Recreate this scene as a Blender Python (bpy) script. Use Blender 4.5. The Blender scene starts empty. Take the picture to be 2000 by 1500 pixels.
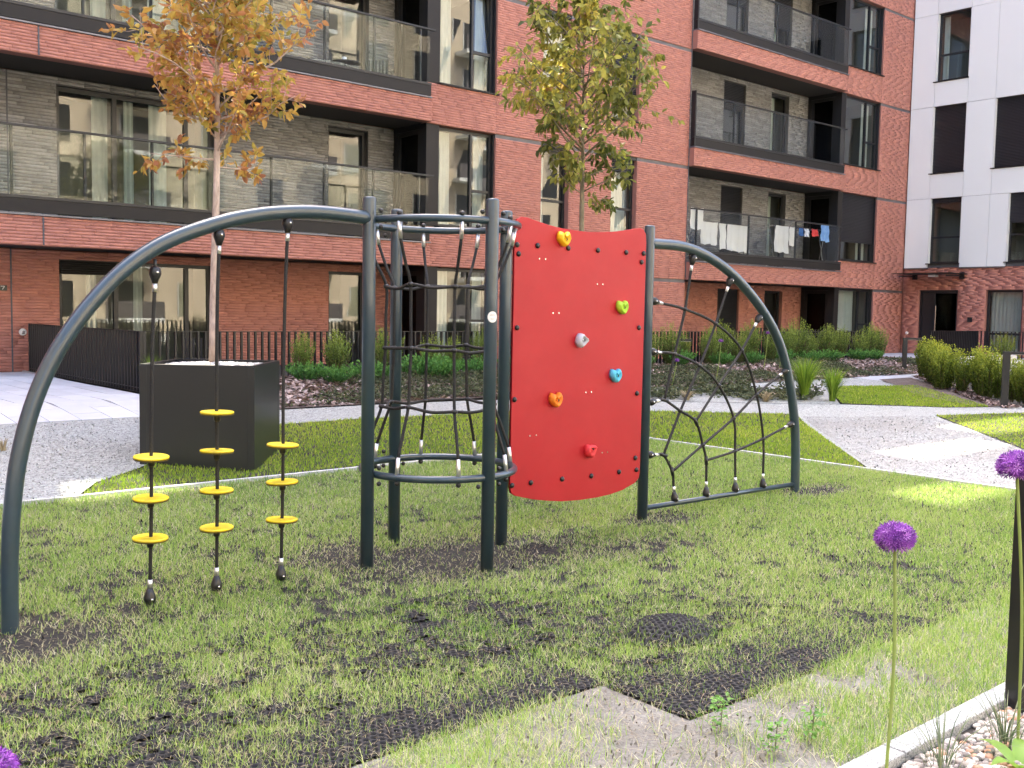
import bpy, math, random
import numpy as np
from mathutils import Vector, Matrix
random.seed(11)
rng = np.random.default_rng(11)
R = math.radians
scene = bpy.context.scene
C = scene.collection
# ------------------------------------------------------------------ camera, sky, sun, exposure
EYE = Vector((0, 0, 1.55))
F_PX, PITCH, ROLL, YAW = 1993.77, R(4.0995), R(-1.01388), R(41.0408)
cp, sp, cr, sr, cy, sy = math.cos(PITCH), math.sin(PITCH), math.cos(ROLL), math.sin(ROLL), math.cos(YAW), math.sin(YAW)
fw = Vector((sy, cy, 0)); rt = Vector((cy, -sy, 0)); dn = Vector((0, 0, -1))
fw2 = cp*fw + sp*dn; dn2 = cp*dn - sp*fw
rt3 = cr*rt + sr*dn2; dn3 = cr*dn2 - sr*rt
cam_data = bpy.data.cameras.new('camera')
cam_data.sensor_width = 36.0; cam_data.lens = F_PX/2000*36.0
cam_data.clip_start = 0.05; cam_data.clip_end = 600
cam = bpy.data.objects.new('camera', cam_data); C.objects.link(cam)
m = Matrix((rt3, -dn3, -fw2)).transposed().to_4x4(); m.translation = EYE
cam.matrix_world = m
scene.camera = cam
SUN_DIR = Vector((0.20, 0.64, 0.98)).normalized()      # towards the sun, behind the red building
world = bpy.data.worlds.new('World'); scene.world = world; world.use_nodes = True
wn = world.node_tree; wn.nodes.clear()
sky = wn.nodes.new('ShaderNodeTexSky'); sky.sky_type = 'NISHITA'; sky.sun_disc = False
sky.sun_elevation = math.asin(SUN_DIR.z); sky.sun_rotation = math.atan2(SUN_DIR.x, SUN_DIR.y)
sky.air_density = 0.6; sky.dust_density = 5.0; sky.ozone_density = 0.9
bg = wn.nodes.new('ShaderNodeBackground'); bg.inputs[1].default_value = 0.15
wo = wn.nodes.new('ShaderNodeOutputWorld')
wn.links.new(sky.outputs[0], bg.inputs[0]); wn.links.new(bg.outputs[0], wo.inputs[0])
sun_data = bpy.data.lights.new('sun', 'SUN'); sun_data.energy = 2.1; sun_data.angle = R(0.53); sun_data.color = (1.0, 0.90, 0.70)
sun = bpy.data.objects.new('sun', sun_data); C.objects.link(sun)
sun.rotation_euler = SUN_DIR.to_track_quat('Z', 'Y').to_euler(); sun.location = (0, 0, 40)
vs = scene.view_settings
vs.view_transform = 'Standard'; vs.look = 'None'; vs.gamma = 1.0; vs.use_curve_mapping = False
vs.exposure = 3.3
try:
    scene.cycles.max_bounces = 8; scene.cycles.transparent_max_bounces = 24; scene.cycles.diffuse_bounces = 4
    scene.cycles.caustics_reflective = False; scene.cycles.caustics_refractive = False
except Exception: pass

# ------------------------------------------------------------------ materials
def new_mat(name):
    mt = bpy.data.materials.new(name); mt.use_nodes = True
    return mt, mt.node_tree.nodes, mt.node_tree.links
def ramp_node(n, stops):
    r = n.new('ShaderNodeValToRGB'); els = r.color_ramp.elements
    while len(els) > 1: els.remove(els[0])
    els[0].position = stops[0][0]; els[0].color = (*stops[0][1], 1)
    for p, c in stops[1:]:
        e = els.new(p); e.color = (*c, 1)
    return r
def mat(name, col=(.5,.5,.5), rough=.6, metal=0., tint=None, var=0., vscale=6., bump=0., bscale=40., spec=.5, trans=0., coat=0., stretch=None, blotch=None):
    """Principled material; tint = colour stops over the per-face 'tint' value; var = noise value variation; blotch = (colour, scale, amount)"""
    mt, n, l = new_mat(name); b = n['Principled BSDF']; out = n['Material Output']
    b.inputs['Roughness'].default_value = rough; b.inputs['Metallic'].default_value = metal
    b.inputs['Specular IOR Level'].default_value = spec; b.inputs['Coat Weight'].default_value = coat
    tc = n.new('ShaderNodeTexCoord'); vec = tc.outputs['Object']
    if stretch:
        mp = n.new('ShaderNodeMapping'); mp.inputs['Scale'].default_value = stretch; l.new(vec, mp.inputs[0]); vec = mp.outputs[0]
    if tint:
        at = n.new('ShaderNodeAttribute'); at.attribute_name = 'tint'
        r = ramp_node(n, tint); l.new(at.outputs['Fac'], r.inputs[0]); colsock = r.outputs[0]
    else:
        rgb = n.new('ShaderNodeRGB'); rgb.outputs[0].default_value = (*col, 1); colsock = rgb.outputs[0]
    if blotch:
        nz = n.new('ShaderNodeTexNoise'); nz.inputs['Scale'].default_value = blotch[1]; nz.inputs['Detail'].default_value = 6; nz.inputs['Roughness'].default_value = .65
        l.new(vec, nz.inputs['Vector'])
        mr = n.new('ShaderNodeMapRange'); mr.inputs[1].default_value = .42; mr.inputs[2].default_value = .68; mr.inputs[3].default_value = 0; mr.inputs[4].default_value = blotch[2]
        l.new(nz.outputs[0], mr.inputs[0])
        mx = n.new('ShaderNodeMix'); mx.data_type = 'RGBA'; mx.inputs[7].default_value = (*blotch[0], 1)
        l.new(mr.outputs[0], mx.inputs[0]); l.new(colsock, mx.inputs[6]); colsock = mx.outputs[2]
    if var:
        nz = n.new('ShaderNodeTexNoise'); nz.inputs['Scale'].default_value = vscale; nz.inputs['Detail'].default_value = 5
        l.new(vec, nz.inputs['Vector'])
        mr = n.new('ShaderNodeMapRange'); mr.inputs[1].default_value = .25; mr.inputs[2].default_value = .75
        mr.inputs[3].default_value = 1-var; mr.inputs[4].default_value = 1+var
        l.new(nz.outputs[0], mr.inputs[0])
        hs = n.new('ShaderNodeHueSaturation'); l.new(colsock, hs.inputs['Color']); l.new(mr.outputs[0], hs.inputs['Value']); colsock = hs.outputs[0]
    l.new(colsock, b.inputs['Base Color'])
    if bump:
        nz = n.new('ShaderNodeTexNoise'); nz.inputs['Scale'].default_value = bscale; nz.inputs['Detail'].default_value = 4
        l.new(vec, nz.inputs['Vector'])
        bp = n.new('ShaderNodeBump'); bp.inputs['Strength'].default_value = bump; bp.inputs['Distance'].default_value = .01
        l.new(nz.outputs[0], bp.inputs['Height']); l.new(bp.outputs[0], b.inputs['Normal'])
    if trans:
        tr = n.new('ShaderNodeBsdfTranslucent'); l.new(colsock, tr.inputs[0])
        ms = n.new('ShaderNodeMixShader'); ms.inputs[0].default_value = trans
        l.new(b.outputs[0], ms.inputs[1]); l.new(tr.outputs[0], ms.inputs[2]); l.new(ms.outputs[0], out.inputs[0])
    return mt
def glass_mat(name, tcol, ior, rough=0.0, boost=1.0):
    mt, n, l = new_mat(name); n.remove(n['Principled BSDF']); out = n['Material Output']
    t = n.new('ShaderNodeBsdfTransparent'); t.inputs[0].default_value = (*tcol, 1)
    g = n.new('ShaderNodeBsdfGlossy'); g.inputs['Roughness'].default_value = rough; g.inputs[0].default_value = (.96, .97, .97, 1)
    fr = n.new('ShaderNodeFresnel'); fr.inputs[0].default_value = ior
    ge = n.new('ShaderNodeNewGeometry'); mi = n.new('ShaderNodeMix'); mi.inputs[2].default_value = ior; mi.inputs[3].default_value = 1/ior   # same reflectance from either side of the sheet
    l.new(ge.outputs['Backfacing'], mi.inputs[0]); l.new(mi.outputs[0], fr.inputs[0])
    mu = n.new('ShaderNodeMath'); mu.operation = 'MULTIPLY'; mu.use_clamp = True; mu.inputs[1].default_value = boost
    ms = n.new('ShaderNodeMixShader')
    l.new(fr.outputs[0], mu.inputs[0]); l.new(mu.outputs[0], ms.inputs[0]); l.new(t.outputs[0], ms.inputs[1]); l.new(g.outputs[0], ms.inputs[2]); l.new(ms.outputs[0], out.inputs[0])
    return mt
def stone_mat(name, stops, scale, bump, rough=.9, big=None):
    """gravel: voronoi cells, each with its own colour"""
    mt, n, l = new_mat(name); b = n['Principled BSDF']; b.inputs['Roughness'].default_value = rough; b.inputs['Specular IOR Level'].default_value = .25
    tc = n.new('ShaderNodeTexCoord')
    v = n.new('ShaderNodeTexVoronoi'); v.inputs['Scale'].default_value = scale; l.new(tc.outputs['Object'], v.inputs['Vector'])
    sx = n.new('ShaderNodeSeparateColor'); l.new(v.outputs['Color'], sx.inputs[0])
    r = ramp_node(n, stops); l.new(sx.outputs[0], r.inputs[0]); cs = r.outputs[0]
    if big:
        nz = n.new('ShaderNodeTexNoise'); nz.inputs['Scale'].default_value = big[1]; nz.inputs['Detail'].default_value = 6; l.new(tc.outputs['Object'], nz.inputs['Vector'])
        mr = n.new('ShaderNodeMapRange'); mr.inputs[1].default_value = .40; mr.inputs[2].default_value = .70; mr.inputs[4].default_value = big[2]; l.new(nz.outputs[0], mr.inputs[0])
        mx = n.new('ShaderNodeMix'); mx.data_type = 'RGBA'; mx.inputs[7].default_value = (*big[0], 1); l.new(mr.outputs[0], mx.inputs[0]); l.new(cs, mx.inputs[6]); cs = mx.outputs[2]
    l.new(cs, b.inputs['Base Color'])
    bp = n.new('ShaderNodeBump'); bp.inputs['Strength'].default_value = bump; bp.inputs['Distance'].default_value = .02; bp.invert = True
    l.new(v.outputs['Distance'], bp.inputs['Height']); l.new(bp.outputs[0], b.inputs['Normal'])
    return mt

M = {}
M['red_brick'] = mat('red_brick', tint=[(0,(.435,.182,.135)),(.5,(.46,.198,.147)),(1,(.485,.215,.16))], rough=.75, var=.08, vscale=14, bump=.10, blotch=((.37,.155,.12),.55,.5), bscale=60, spec=.35)
M['grey_brick'] = mat('grey_brick', tint=[(0,(.20,.195,.187)),(.4,(.235,.23,.222)),(.75,(.265,.26,.253)),(1,(.30,.295,.286))], rough=.8, var=.14, vscale=16, bump=.15, bscale=60, spec=.3)
M['red_mortar'] = mat('red_mortar', (.33,.15,.115), rough=.95)
M['grey_mortar'] = mat('grey_mortar', (.085,.082,.078), rough=.95)
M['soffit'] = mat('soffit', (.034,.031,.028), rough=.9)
M['dark_metal'] = mat('dark_metal', (.011,.0115,.013), rough=.45, var=.1, spec=.5)
M['brown_metal'] = mat('brown_metal', (.015,.013,.012), rough=.55, var=.08, spec=.3)
M['grey_trim'] = mat('grey_trim', (.11,.10,.10), rough=.5, var=.15, vscale=3)
M['flashing'] = mat('flashing', (.15,.15,.17), rough=.4, metal=.3, var=.25, vscale=4)
M['white_panel'] = mat('white_panel', tint=[(0,(.715,.75,.735)),(1,(.76,.795,.78))], rough=.45, var=.015, vscale=.7, spec=.4)
M['panel_gap'] = mat('panel_gap', (.09,.09,.10), rough=.8)
M['cream'] = mat('cream', (.62,.54,.40), rough=.8, var=.05, vscale=1)
M['far_brick'] = mat('far_brick', (.36,.12,.08), rough=.8, var=.15, vscale=2)
M['room'] = mat('room', (.20,.19,.17), rough=.9)
M['curtain'] = mat('curtain', (.70,.72,.68), rough=.9, trans=.35, var=.06, vscale=5)
M['blind'] = mat('blind', (.018,.0185,.021), rough=.38, spec=.5)
M['pane'] = glass_mat('window_glass', (.72,.78,.75), 1.75, boost=1.05)
M['rail_glass'] = glass_mat('railing_glass', (.96,.975,.97), 1.5, boost=.32)
M['dark_glass'] = glass_mat('dark_glass', (.16,.17,.17), 1.22)
M['tube_paint'] = mat('tube_paint', (.023,.046,.066), rough=.28, spec=.6, coat=.25, var=.10, vscale=10, blotch=((.05,.062,.066),7,.35))
M['red_panel'] = mat('red_panel', (.37,.005,.014), rough=.5, var=.05, vscale=5, bump=.05, bscale=180, spec=.4, blotch=((.41,.014,.022),3.2,.5))
M['panel_edge'] = mat('panel_edge', (.02,.02,.022), rough=.5)
M['black_plastic'] = mat('black_plastic', (.014,.014,.015), rough=.35, spec=.5)
M['rope'] = mat('rope', (.011,.0105,.0105), rough=.7, var=.5, vscale=140, bump=.6, bscale=160)
M['ferrule'] = mat('ferrule', (.75,.75,.75), rough=.3, metal=.85)
M['steel'] = mat('steel', (.6,.6,.6), rough=.25, metal=1.)
M['yellow'] = mat('yellow_plate', (.78,.60,.012), rough=.5, var=.10, vscale=14, blotch=((.42,.33,.06),16,.55))
M['yellow_edge'] = mat('yellow_edge', (.10,.07,.01), rough=.6)
for k, c in dict(hold_yellow=(.85,.52,.01), hold_green=(.42,.72,.05), hold_grey=(.50,.52,.58), hold_blue=(.10,.55,.78), hold_orange=(.85,.25,.02), hold_red=(.75,.05,.06)).items():
    M[k] = mat(k, c, rough=.5, var=.06, vscale=30)
M['sticker'] = mat('sticker', (.78,.78,.76), rough=.5)
M['sticker_ink'] = mat('sticker_ink', (.25,.26,.28), rough=.6)
M['planter'] = mat('planter', (.012,.0135,.016), rough=.36, spec=.5, var=.06, vscale=2)
M['white_pebble'] = mat('white_pebble', tint=[(0,(.36,.34,.32)),(.5,(.52,.51,.49)),(1,(.64,.63,.61))], rough=.7)
M['bark_pale'] = mat('bark_pale', (.42,.32,.27), rough=.85, var=.35, vscale=30, bump=.5, bscale=50, stretch=(1,1,.35), blotch=((.58,.48,.42),9,.7))
M['bark_olive'] = mat('bark_olive', (.20,.17,.11), rough=.85, var=.35, vscale=30, bump=.5, bscale=50, stretch=(1,1,.35))
M['leaf_orange'] = mat('leaf_orange', tint=[(0,(.12,.14,.035)),(.14,(.26,.26,.06)),(.30,(.46,.39,.085)),(.48,(.58,.41,.095)),(.66,(.56,.31,.09)),(.82,(.44,.20,.10)),(1,(.33,.14,.10))], rough=.5, trans=.42, var=.12, vscale=20, spec=.4)
M['leaf_green'] = mat('leaf_green', tint=[(0,(.08,.11,.022)),(.25,(.19,.21,.045)),(.5,(.34,.34,.07)),(.72,(.52,.47,.09)),(.9,(.64,.52,.10)),(1,(.42,.24,.13))], rough=.5, trans=.4, var=.12, vscale=20, spec=.4)
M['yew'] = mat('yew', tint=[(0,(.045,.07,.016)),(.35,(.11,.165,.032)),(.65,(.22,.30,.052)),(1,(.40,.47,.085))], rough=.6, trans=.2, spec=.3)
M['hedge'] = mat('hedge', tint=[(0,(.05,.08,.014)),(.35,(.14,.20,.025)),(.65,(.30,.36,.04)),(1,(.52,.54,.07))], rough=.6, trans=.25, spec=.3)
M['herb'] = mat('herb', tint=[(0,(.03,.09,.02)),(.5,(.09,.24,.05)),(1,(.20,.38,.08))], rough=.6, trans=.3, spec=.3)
M['cover'] = mat('cover', tint=[(0,(.04,.05,.03)),(.5,(.10,.125,.06)),(1,(.19,.20,.10))], rough=.7, trans=.2, spec=.3)
M['stem_wood'] = mat('stem_wood', (.10,.065,.04), rough=.85, var=.2)
M['grass'] = mat('grass', tint=[(0,(.08,.18,.035)),(.22,(.19,.35,.065)),(.48,(.35,.53,.11)),(.68,(.50,.63,.17)),(.83,(.62,.62,.33)),(1,(.72,.68,.50))], rough=.65, trans=.35, spec=.25)
M['lawn'] = mat('lawn', tint=[(0,(.11,.23,.02)),(.4,(.29,.46,.04)),(.75,(.47,.61,.065)),(1,(.60,.60,.14))], rough=.6, trans=.35, spec=.25)
M['fescue'] = mat('fescue', tint=[(0,(.07,.15,.015)),(.5,(.20,.34,.03)),(1,(.36,.48,.06))], rough=.55, trans=.4, spec=.3)
M['blue_blade'] = mat('blue_blade', tint=[(0,(.06,.10,.05)),(.6,(.14,.19,.10)),(1,(.24,.27,.14))], rough=.55, trans=.3)
M['dry'] = mat('dry', tint=[(0,(.22,.17,.09)),(1,(.48,.40,.24))], rough=.8, trans=.3)
M['soil'] = mat('soil', (.028,.024,.020), rough=.95, var=.45, vscale=9, bump=1., bscale=45, blotch=((.060,.050,.038),1.7,.8))
M['sand'] = mat('sand', (.165,.158,.138), rough=.95, var=.3, vscale=60, bump=1., bscale=110, blotch=((.24,.235,.212),3,.8))
M['rubber'] = mat('rubber', (.0085,.0085,.010), rough=.75, var=.3, vscale=20, bump=.6, bscale=60)
M['gravel'] = stone_mat('gravel', [(0,(.12,.12,.11)),(.12,(.29,.30,.28)),(.5,(.43,.445,.425)),(1,(.58,.60,.575))], 62, .8, big=((.42,.41,.38),.9,.5))
M['gravel_warm'] = stone_mat('gravel_warm', [(0,(.13,.13,.12)),(.15,(.28,.28,.265)),(.5,(.38,.385,.37)),(1,(.52,.525,.50))], 55, .9, big=((.31,.29,.26),.7,.6))
M['paver'] = mat('paver', tint=[(0,(.52,.53,.55)),(1,(.62,.63,.65))], rough=.8, var=.06, vscale=3, bump=.2, bscale=90)
M['joint'] = mat('joint', (.22,.21,.20), rough=.95)
M['concrete'] = mat('concrete', (.56,.55,.53), rough=.85, var=.1, vscale=8, bump=.25, bscale=90)
M['granite'] = stone_mat('granite', [(0,(.16,.165,.165)),(.4,(.33,.345,.345)),(1,(.48,.495,.49))], 190, .12, rough=.7)
M['pebble'] = mat('pebble', tint=[(0,(.10,.095,.09)),(.3,(.30,.27,.25)),(.6,(.48,.44,.40)),(.85,(.62,.58,.53)),(.93,(.42,.24,.15)),(1,(.36,.22,.15))], rough=.7, var=.12, vscale=40)
M['chip'] = mat('chip', tint=[(0,(.10,.07,.06)),(.4,(.25,.175,.15)),(.75,(.42,.32,.29)),(1,(.58,.49,.46))], rough=.9)
M['allium'] = mat('allium', tint=[(0,(.10,.015,.20)),(.5,(.26,.05,.42)),(.85,(.42,.13,.58)),(1,(.60,.30,.70))], rough=.6, trans=.25)
M['allium_stem'] = mat('allium_stem', (.27,.36,.085), rough=.5, trans=.2, var=.15, vscale=4, stretch=(1,1,.3))
M['broad_leaf'] = mat('broad_leaf', (.22,.38,.06), rough=.45, trans=.4, var=.15, vscale=8)
M['cloth_white'] = mat('cloth_white', (.82,.81,.78), rough=.9, trans=.3)
M['cloth_blue'] = mat('cloth_blue', (.18,.38,.78), rough=.9, trans=.25, blotch=((.32,.55,.88),9,.9))
M['cloth_navy'] = mat('cloth_navy', (.04,.12,.32), rough=.9)
M['cloth_red'] = mat('cloth_red', (.62,.05,.05), rough=.9)
M['cloth_mix'] = mat('cloth_mix', (.75,.76,.78), rough=.9, blotch=((.12,.16,.30),22,1.))
M['sign_white'] = mat('sign_white', (.7,.7,.68), rough=.5)
M['lamp_white'] = mat('lamp_white', (.75,.75,.73), rough=.4)
M['plastic_green'] = mat('plastic_green', (.06,.55,.10), rough=.4)

# ------------------------------------------------------------------ mesh helpers
class MB:
    def __init__(s): s.v = []; s.f = []; s.t = []
    def add(s, vs, fs, t=.5):
        o = len(s.v); s.v += [tuple(p) for p in vs]; s.f += [[i+o for i in f] for f in fs]; s.t += [t]*len(fs); return s
    def box(s, x0, x1, y0, y1, z0, z1, t=.5):
        return s.add([(x0,y0,z0),(x1,y0,z0),(x1,y1,z0),(x0,y1,z0),(x0,y0,z1),(x1,y0,z1),(x1,y1,z1),(x0,y1,z1)],
                     [(3,2,1,0),(4,5,6,7),(0,1,5,4),(1,2,6,5),(2,3,7,6),(3,0,4,7)], t)
    def obox(s, c, a, b, d, t=.5):
        c, a, b, d = Vector(c), Vector(a), Vector(b), Vector(d)
        vs = [c+i*a+j*b+k*d for k in (-1,1) for (i,j) in ((-1,-1),(1,-1),(1,1),(-1,1))]
        return s.add(vs, [(3,2,1,0),(4,5,6,7),(0,1,5,4),(1,2,6,5),(2,3,7,6),(3,0,4,7)], t)
    def tube(s, pts, r, n=10, caps=True, t=.5):
        pts = [Vector(p) for p in pts]; N = len(pts)
        rs = r if isinstance(r, (list, tuple)) else [r]*N
        d0 = (pts[1]-pts[0]).normalized()
        u = d0.orthogonal().normalized(); vs = []
        for i, p in enumerate(pts):
            d = (pts[min(i+1,N-1)]-pts[max(i-1,0)]).normalized()
            u = (u - d*u.dot(d)).normalized(); w = d.cross(u)
            vs += [p + rs[i]*(math.cos(2*math.pi*k/n)*u + math.sin(2*math.pi*k/n)*w) for k in range(n)]
        fs = [(i*n+k, i*n+(k+1)%n, (i+1)*n+(k+1)%n, (i+1)*n+k) for i in range(N-1) for k in range(n)]
        if caps: fs += [tuple(range(n))[::-1], tuple(range((N-1)*n, N*n))]
        return s.add(vs, fs, t)
    def lathe(s, prof, c, axis=(0,0,1), n=16, t=.5):
        """prof = (radius, height) pairs along axis"""
        c, a = Vector(c), Vector(axis).normalized(); u = a.orthogonal().normalized(); w = a.cross(u); vs = []
        for r, h in prof:
            vs += [c + a*h + r*(math.cos(2*math.pi*k/n)*u + math.sin(2*math.pi*k/n)*w) for k in range(n)]
        N = len(prof)
        fs = [(i*n+k, i*n+(k+1)%n, (i+1)*n+(k+1)%n, (i+1)*n+k) for i in range(N-1) for k in range(n)]
        fs += [tuple(range(n))[::-1], tuple(range((N-1)*n, N*n))]
        return s.add(vs, fs, t)
    def ball(s, c, r, nu=8, nv=5, sc=(1,1,1), t=.5):
        prof = [(max(r*math.sin(math.pi*i/nv), r*.02), -r*math.cos(math.pi*i/nv)) for i in range(nv+1)]
        o = len(s.v); s.lathe(prof, (0,0,0), (0,0,1), nu, t)
        for i in range(o, len(s.v)):
            p = s.v[i]; s.v[i] = (c[0]+p[0]*sc[0], c[1]+p[1]*sc[1], c[2]+p[2]*sc[2])
        return s
    def build(s, name, material, parent=None, smooth=False, bevel=0, kind=None):
        me = bpy.data.meshes.new(name); me.from_pydata(s.v, [], s.f); me.update()
        if len(set(s.t)) > 1:
            a = me.attributes.new('tint', 'FLOAT', 'FACE'); a.data.foreach_set('value', s.t)
        return finish(name, me, material, parent, smooth, bevel, kind)
def finish(name, me, material, parent=None, smooth=False, bevel=0, kind=None):
    me.materials.append(M[material] if isinstance(material, str) else material)
    if smooth: me.polygons.foreach_set('use_smooth', [True]*len(me.polygons))
    o = bpy.data.objects.new(name, me); C.objects.link(o)
    if parent is not None: attach(o, parent)
    if bevel:
        b = o.modifiers.new('bevel', 'BEVEL'); b.width = bevel; b.segments = 2; b.limit_method = 'ANGLE'
    if kind: o['kind'] = kind
    return o
def attach(o, parent):
    o.parent = parent
    if parent.type == 'EMPTY': o.matrix_parent_inverse = Matrix.Translation(-Vector(parent.location))
def np_mesh(name, verts, faces, tint=None):
    """verts (N,3), faces (M,k)"""
    verts = np.asarray(verts, np.float32); faces = np.asarray(faces, np.int32); k = faces.shape[1]
    me = bpy.data.meshes.new(name); me.vertices.add(len(verts)); me.vertices.foreach_set('co', verts.ravel())
    me.loops.add(faces.size); me.loops.foreach_set('vertex_index', faces.ravel())
    me.polygons.add(len(faces)); me.polygons.foreach_set('loop_start', np.arange(0, faces.size, k, dtype=np.int32))
    me.polygons.foreach_set('loop_total', np.full(len(faces), k, np.int32))
    if tint is not None:
        a = me.attributes.new('tint', 'FLOAT', 'FACE'); a.data.foreach_set('value', np.asarray(tint, np.float32))
    me.update(calc_edges=True); me.validate(); return me
def thing(name, label, cat, loc=(0,0,0), group=None):
    o = bpy.data.objects.new(name, None); C.objects.link(o); o.location = loc; o.empty_display_size = .2
    return tag(o, label, cat, group)
def tag(o, label, cat, group=None, kind=None):
    o['label'] = label; o['category'] = cat
    if group: o['group'] = group
    if kind: o['kind'] = kind
    return o
def structure(o): o['kind'] = 'structure'; return o
def copy_tree(o, parent=None):
    c = o.copy(); C.objects.link(c)
    if parent is not None: c.parent = parent; c.matrix_parent_inverse = o.matrix_parent_inverse.copy()
    for ch in list(o.children): copy_tree(ch, c)
    return c
def vnoise(x, y, seed=0):
    r = np.random.default_rng(seed).random((64, 64))
    xi = np.floor(x).astype(int); yi = np.floor(y).astype(int); fx = x-xi; fy = y-yi
    fx = fx*fx*(3-2*fx); fy = fy*fy*(3-2*fy)
    a = r[xi%64, yi%64]; b = r[(xi+1)%64, yi%64]; c = r[xi%64, (yi+1)%64]; d = r[(xi+1)%64, (yi+1)%64]
    return (a*(1-fx)+b*fx)*(1-fy)+(c*(1-fx)+d*fx)*fy
def fbm(x, y, seed=0, oct=3):
    s = 0; w = 0
    for i in range(oct): s = s + vnoise(x*2**i, y*2**i, seed+i)*.55**i; w += .55**i
    return s/w
def tz(x, y): return 0.095*np.clip(y-8.4, 0, 4.0)          # lawn is level, then the ground rises to the terraces
def bed_z(x, y):
    return tz(x, y) + .155*np.clip((y-11.6)/1.3, 0, 1)*(1-.3*np.clip((y-13.1)/.3, 0, 1)) + .05*(fbm(x*.9, y*.9, 5)-.5)
def in_poly(px, py, poly):
    ins = np.zeros(px.shape, bool); n = len(poly)
    for i in range(n):
        x0, y0 = poly[i]; x1, y1 = poly[(i+1) % n]
        c = ((y0 > py) != (y1 > py)) & (px < (x1-x0)*(py-y0)/((y1-y0) if y1 != y0 else 1e-9)+x0); ins ^= c
    return ins

# ------------------------------------------------------------------ large structure: the red apartment building
BY, MY, DY = 17.03, 17.20, 18.40            # balcony fronts, main facade, loggia back walls
S = [2.44, 5.36, 8.31, 11.26]               # undersides of the storeys
GZ = 0.38                                   # ground at the building
class Loc:
    """wall plane: u along the wall, d inwards, z up"""
    def __init__(s, axis, plane): s.a = axis; s.p = plane
    def box(s, mb, u0, u1, d0, d1, z0, z1, t=.5):
        if s.a == 'x': mb.box(u0, u1, s.p+d0, s.p+d1, z0, z1, t)
        else: mb.box(s.p+d0, s.p+d1, u0, u1, z0, z1, t)
    def pt(s, u, d, z): return (u, s.p+d, z) if s.a == 'x' else (s.p+d, u, z)
def free_spans(u0, u1, z0, z1, ops):
    us = sorted({u0, u1, *[min(max(v, u0), u1) for o in ops for v in o[:2]]}); out = []
    for a, b in zip(us, us[1:]):
        if b-a < 1e-6: continue
        m_ = (a+b)/2; cut = sorted((max(o[2], z0), min(o[3], z1)) for o in ops if o[0] < m_ < o[1]); z = z0
        for c, d in cut:
            if c > z+1e-6: out.append((a, b, z, c))
            z = max(z, d)
        if z < z1-1e-6: out.append((a, b, z, z1))
    return out
def brick_wall(parent, loc, u0, u1, z0, z1, ops=(), brick='red_brick', mortar='red_mortar', pitch=.0505, L=.40, thick=.22, proud=.0055, name='wall'):
    if (loc.a == 'y' or u0 > 20) and brick == 'red_brick': proud = .003      # far end of the facade: flush-struck joints
    mb = MB()
    for a, b, c, d in free_spans(u0, u1, z0, z1, ops): loc.box(mb, a, b, 0, thick, c, d)
    w = mb.build(name, mortar, parent)
    rows = []; n = max(1, round((z1-z0)/pitch)); ph = (z1-z0)/n; g = .0055
    for i in range(n):
        za, zb = z0+i*ph, z0+(i+1)*ph; zm = (za+zb)/2
        cuts = sorted((o[0], o[1]) for o in ops if o[2] < zm < o[3]); spans = []; u = u0
        for a, b in cuts:
            if a > u: spans.append((u, a))
            u = max(u, b)
        if u < u1: spans.append((u, u1))
        off = random.uniform(0, L)
        for a, b in spans:
            x = a - (a+off) % L
            while x < b:
                p, q = max(a, x), min(b, x+L)
                if q-p > .03: rows.append((p+.0012, q-.0012, za+g, zb-g*.2, random.random(), random.uniform(-.0018, .0018)))
                x += L
    r = np.array(rows); N = len(r); d0 = np.full(N, .004); d1 = -proud+r[:, 5]
    U = np.stack([r[:,0], r[:,1], r[:,1], r[:,0]]*2, 1); Z = np.stack([r[:,2], r[:,2], r[:,3], r[:,3]]*2, 1)
    D = np.stack([d1]*4+[d0]*4, 1)
    V = np.stack([U, loc.p+D, Z], 2) if loc.a == 'x' else np.stack([loc.p+D, U, Z], 2)
    fc = np.array([(0,1,2,3),(4,0,3,7),(1,5,6,2),(3,2,6,7),(4,5,1,0)])
    F = (np.arange(N)[:, None, None]*8 + fc[None]).reshape(-1, 4)
    me = np_mesh('brickwork', V.reshape(-1, 3), F, np.repeat(r[:, 4], 5))
    finish('brickwork', me, brick, w, kind='stuff')
    return w
def curtain_mesh(loc, u0, u1, d, z0, z1, waves=16, amp=.03):
    mb = MB(); n = int(max(8, (u1-u0)*waves*2)); vs = []
    ph = random.random()*6
    for i in range(n+1):
        u = u0+(u1-u0)*i/n; dd = d+amp*math.sin(ph+i*1.7)+amp*.5*math.sin(i*.61)
        vs += [loc.pt(u, dd, z0), loc.pt(u, dd*.3+d*.7, z1)]
    mb.add(vs, [(2*i, 2*i+2, 2*i+3, 2*i+1) for i in range(n)]); return mb
def slats(loc, u0, u1, d, z0, z1, pitch=.045, tilt=.012):
    mb = MB(); n = int((z1-z0)/pitch)
    for i in range(n):
        z = z1-(i+1)*pitch
        a = [loc.pt(u0, d, z), loc.pt(u1, d, z), loc.pt(u1, d-tilt, z+pitch*.45), loc.pt(u0, d-tilt, z+pitch*.45), loc.pt(u1, d+.002, z+pitch*.93), loc.pt(u0, d+.002, z+pitch*.93)]
        mb.add(a, [(0,1,2,3),(3,2,4,5)])
    mb.add([loc.pt(u0,d+.008,z0),loc.pt(u1,d+.008,z0),loc.pt(u1,d+.008,z1),loc.pt(u0,d+.008,z1)], [(0,1,2,3)])
    return mb
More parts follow.
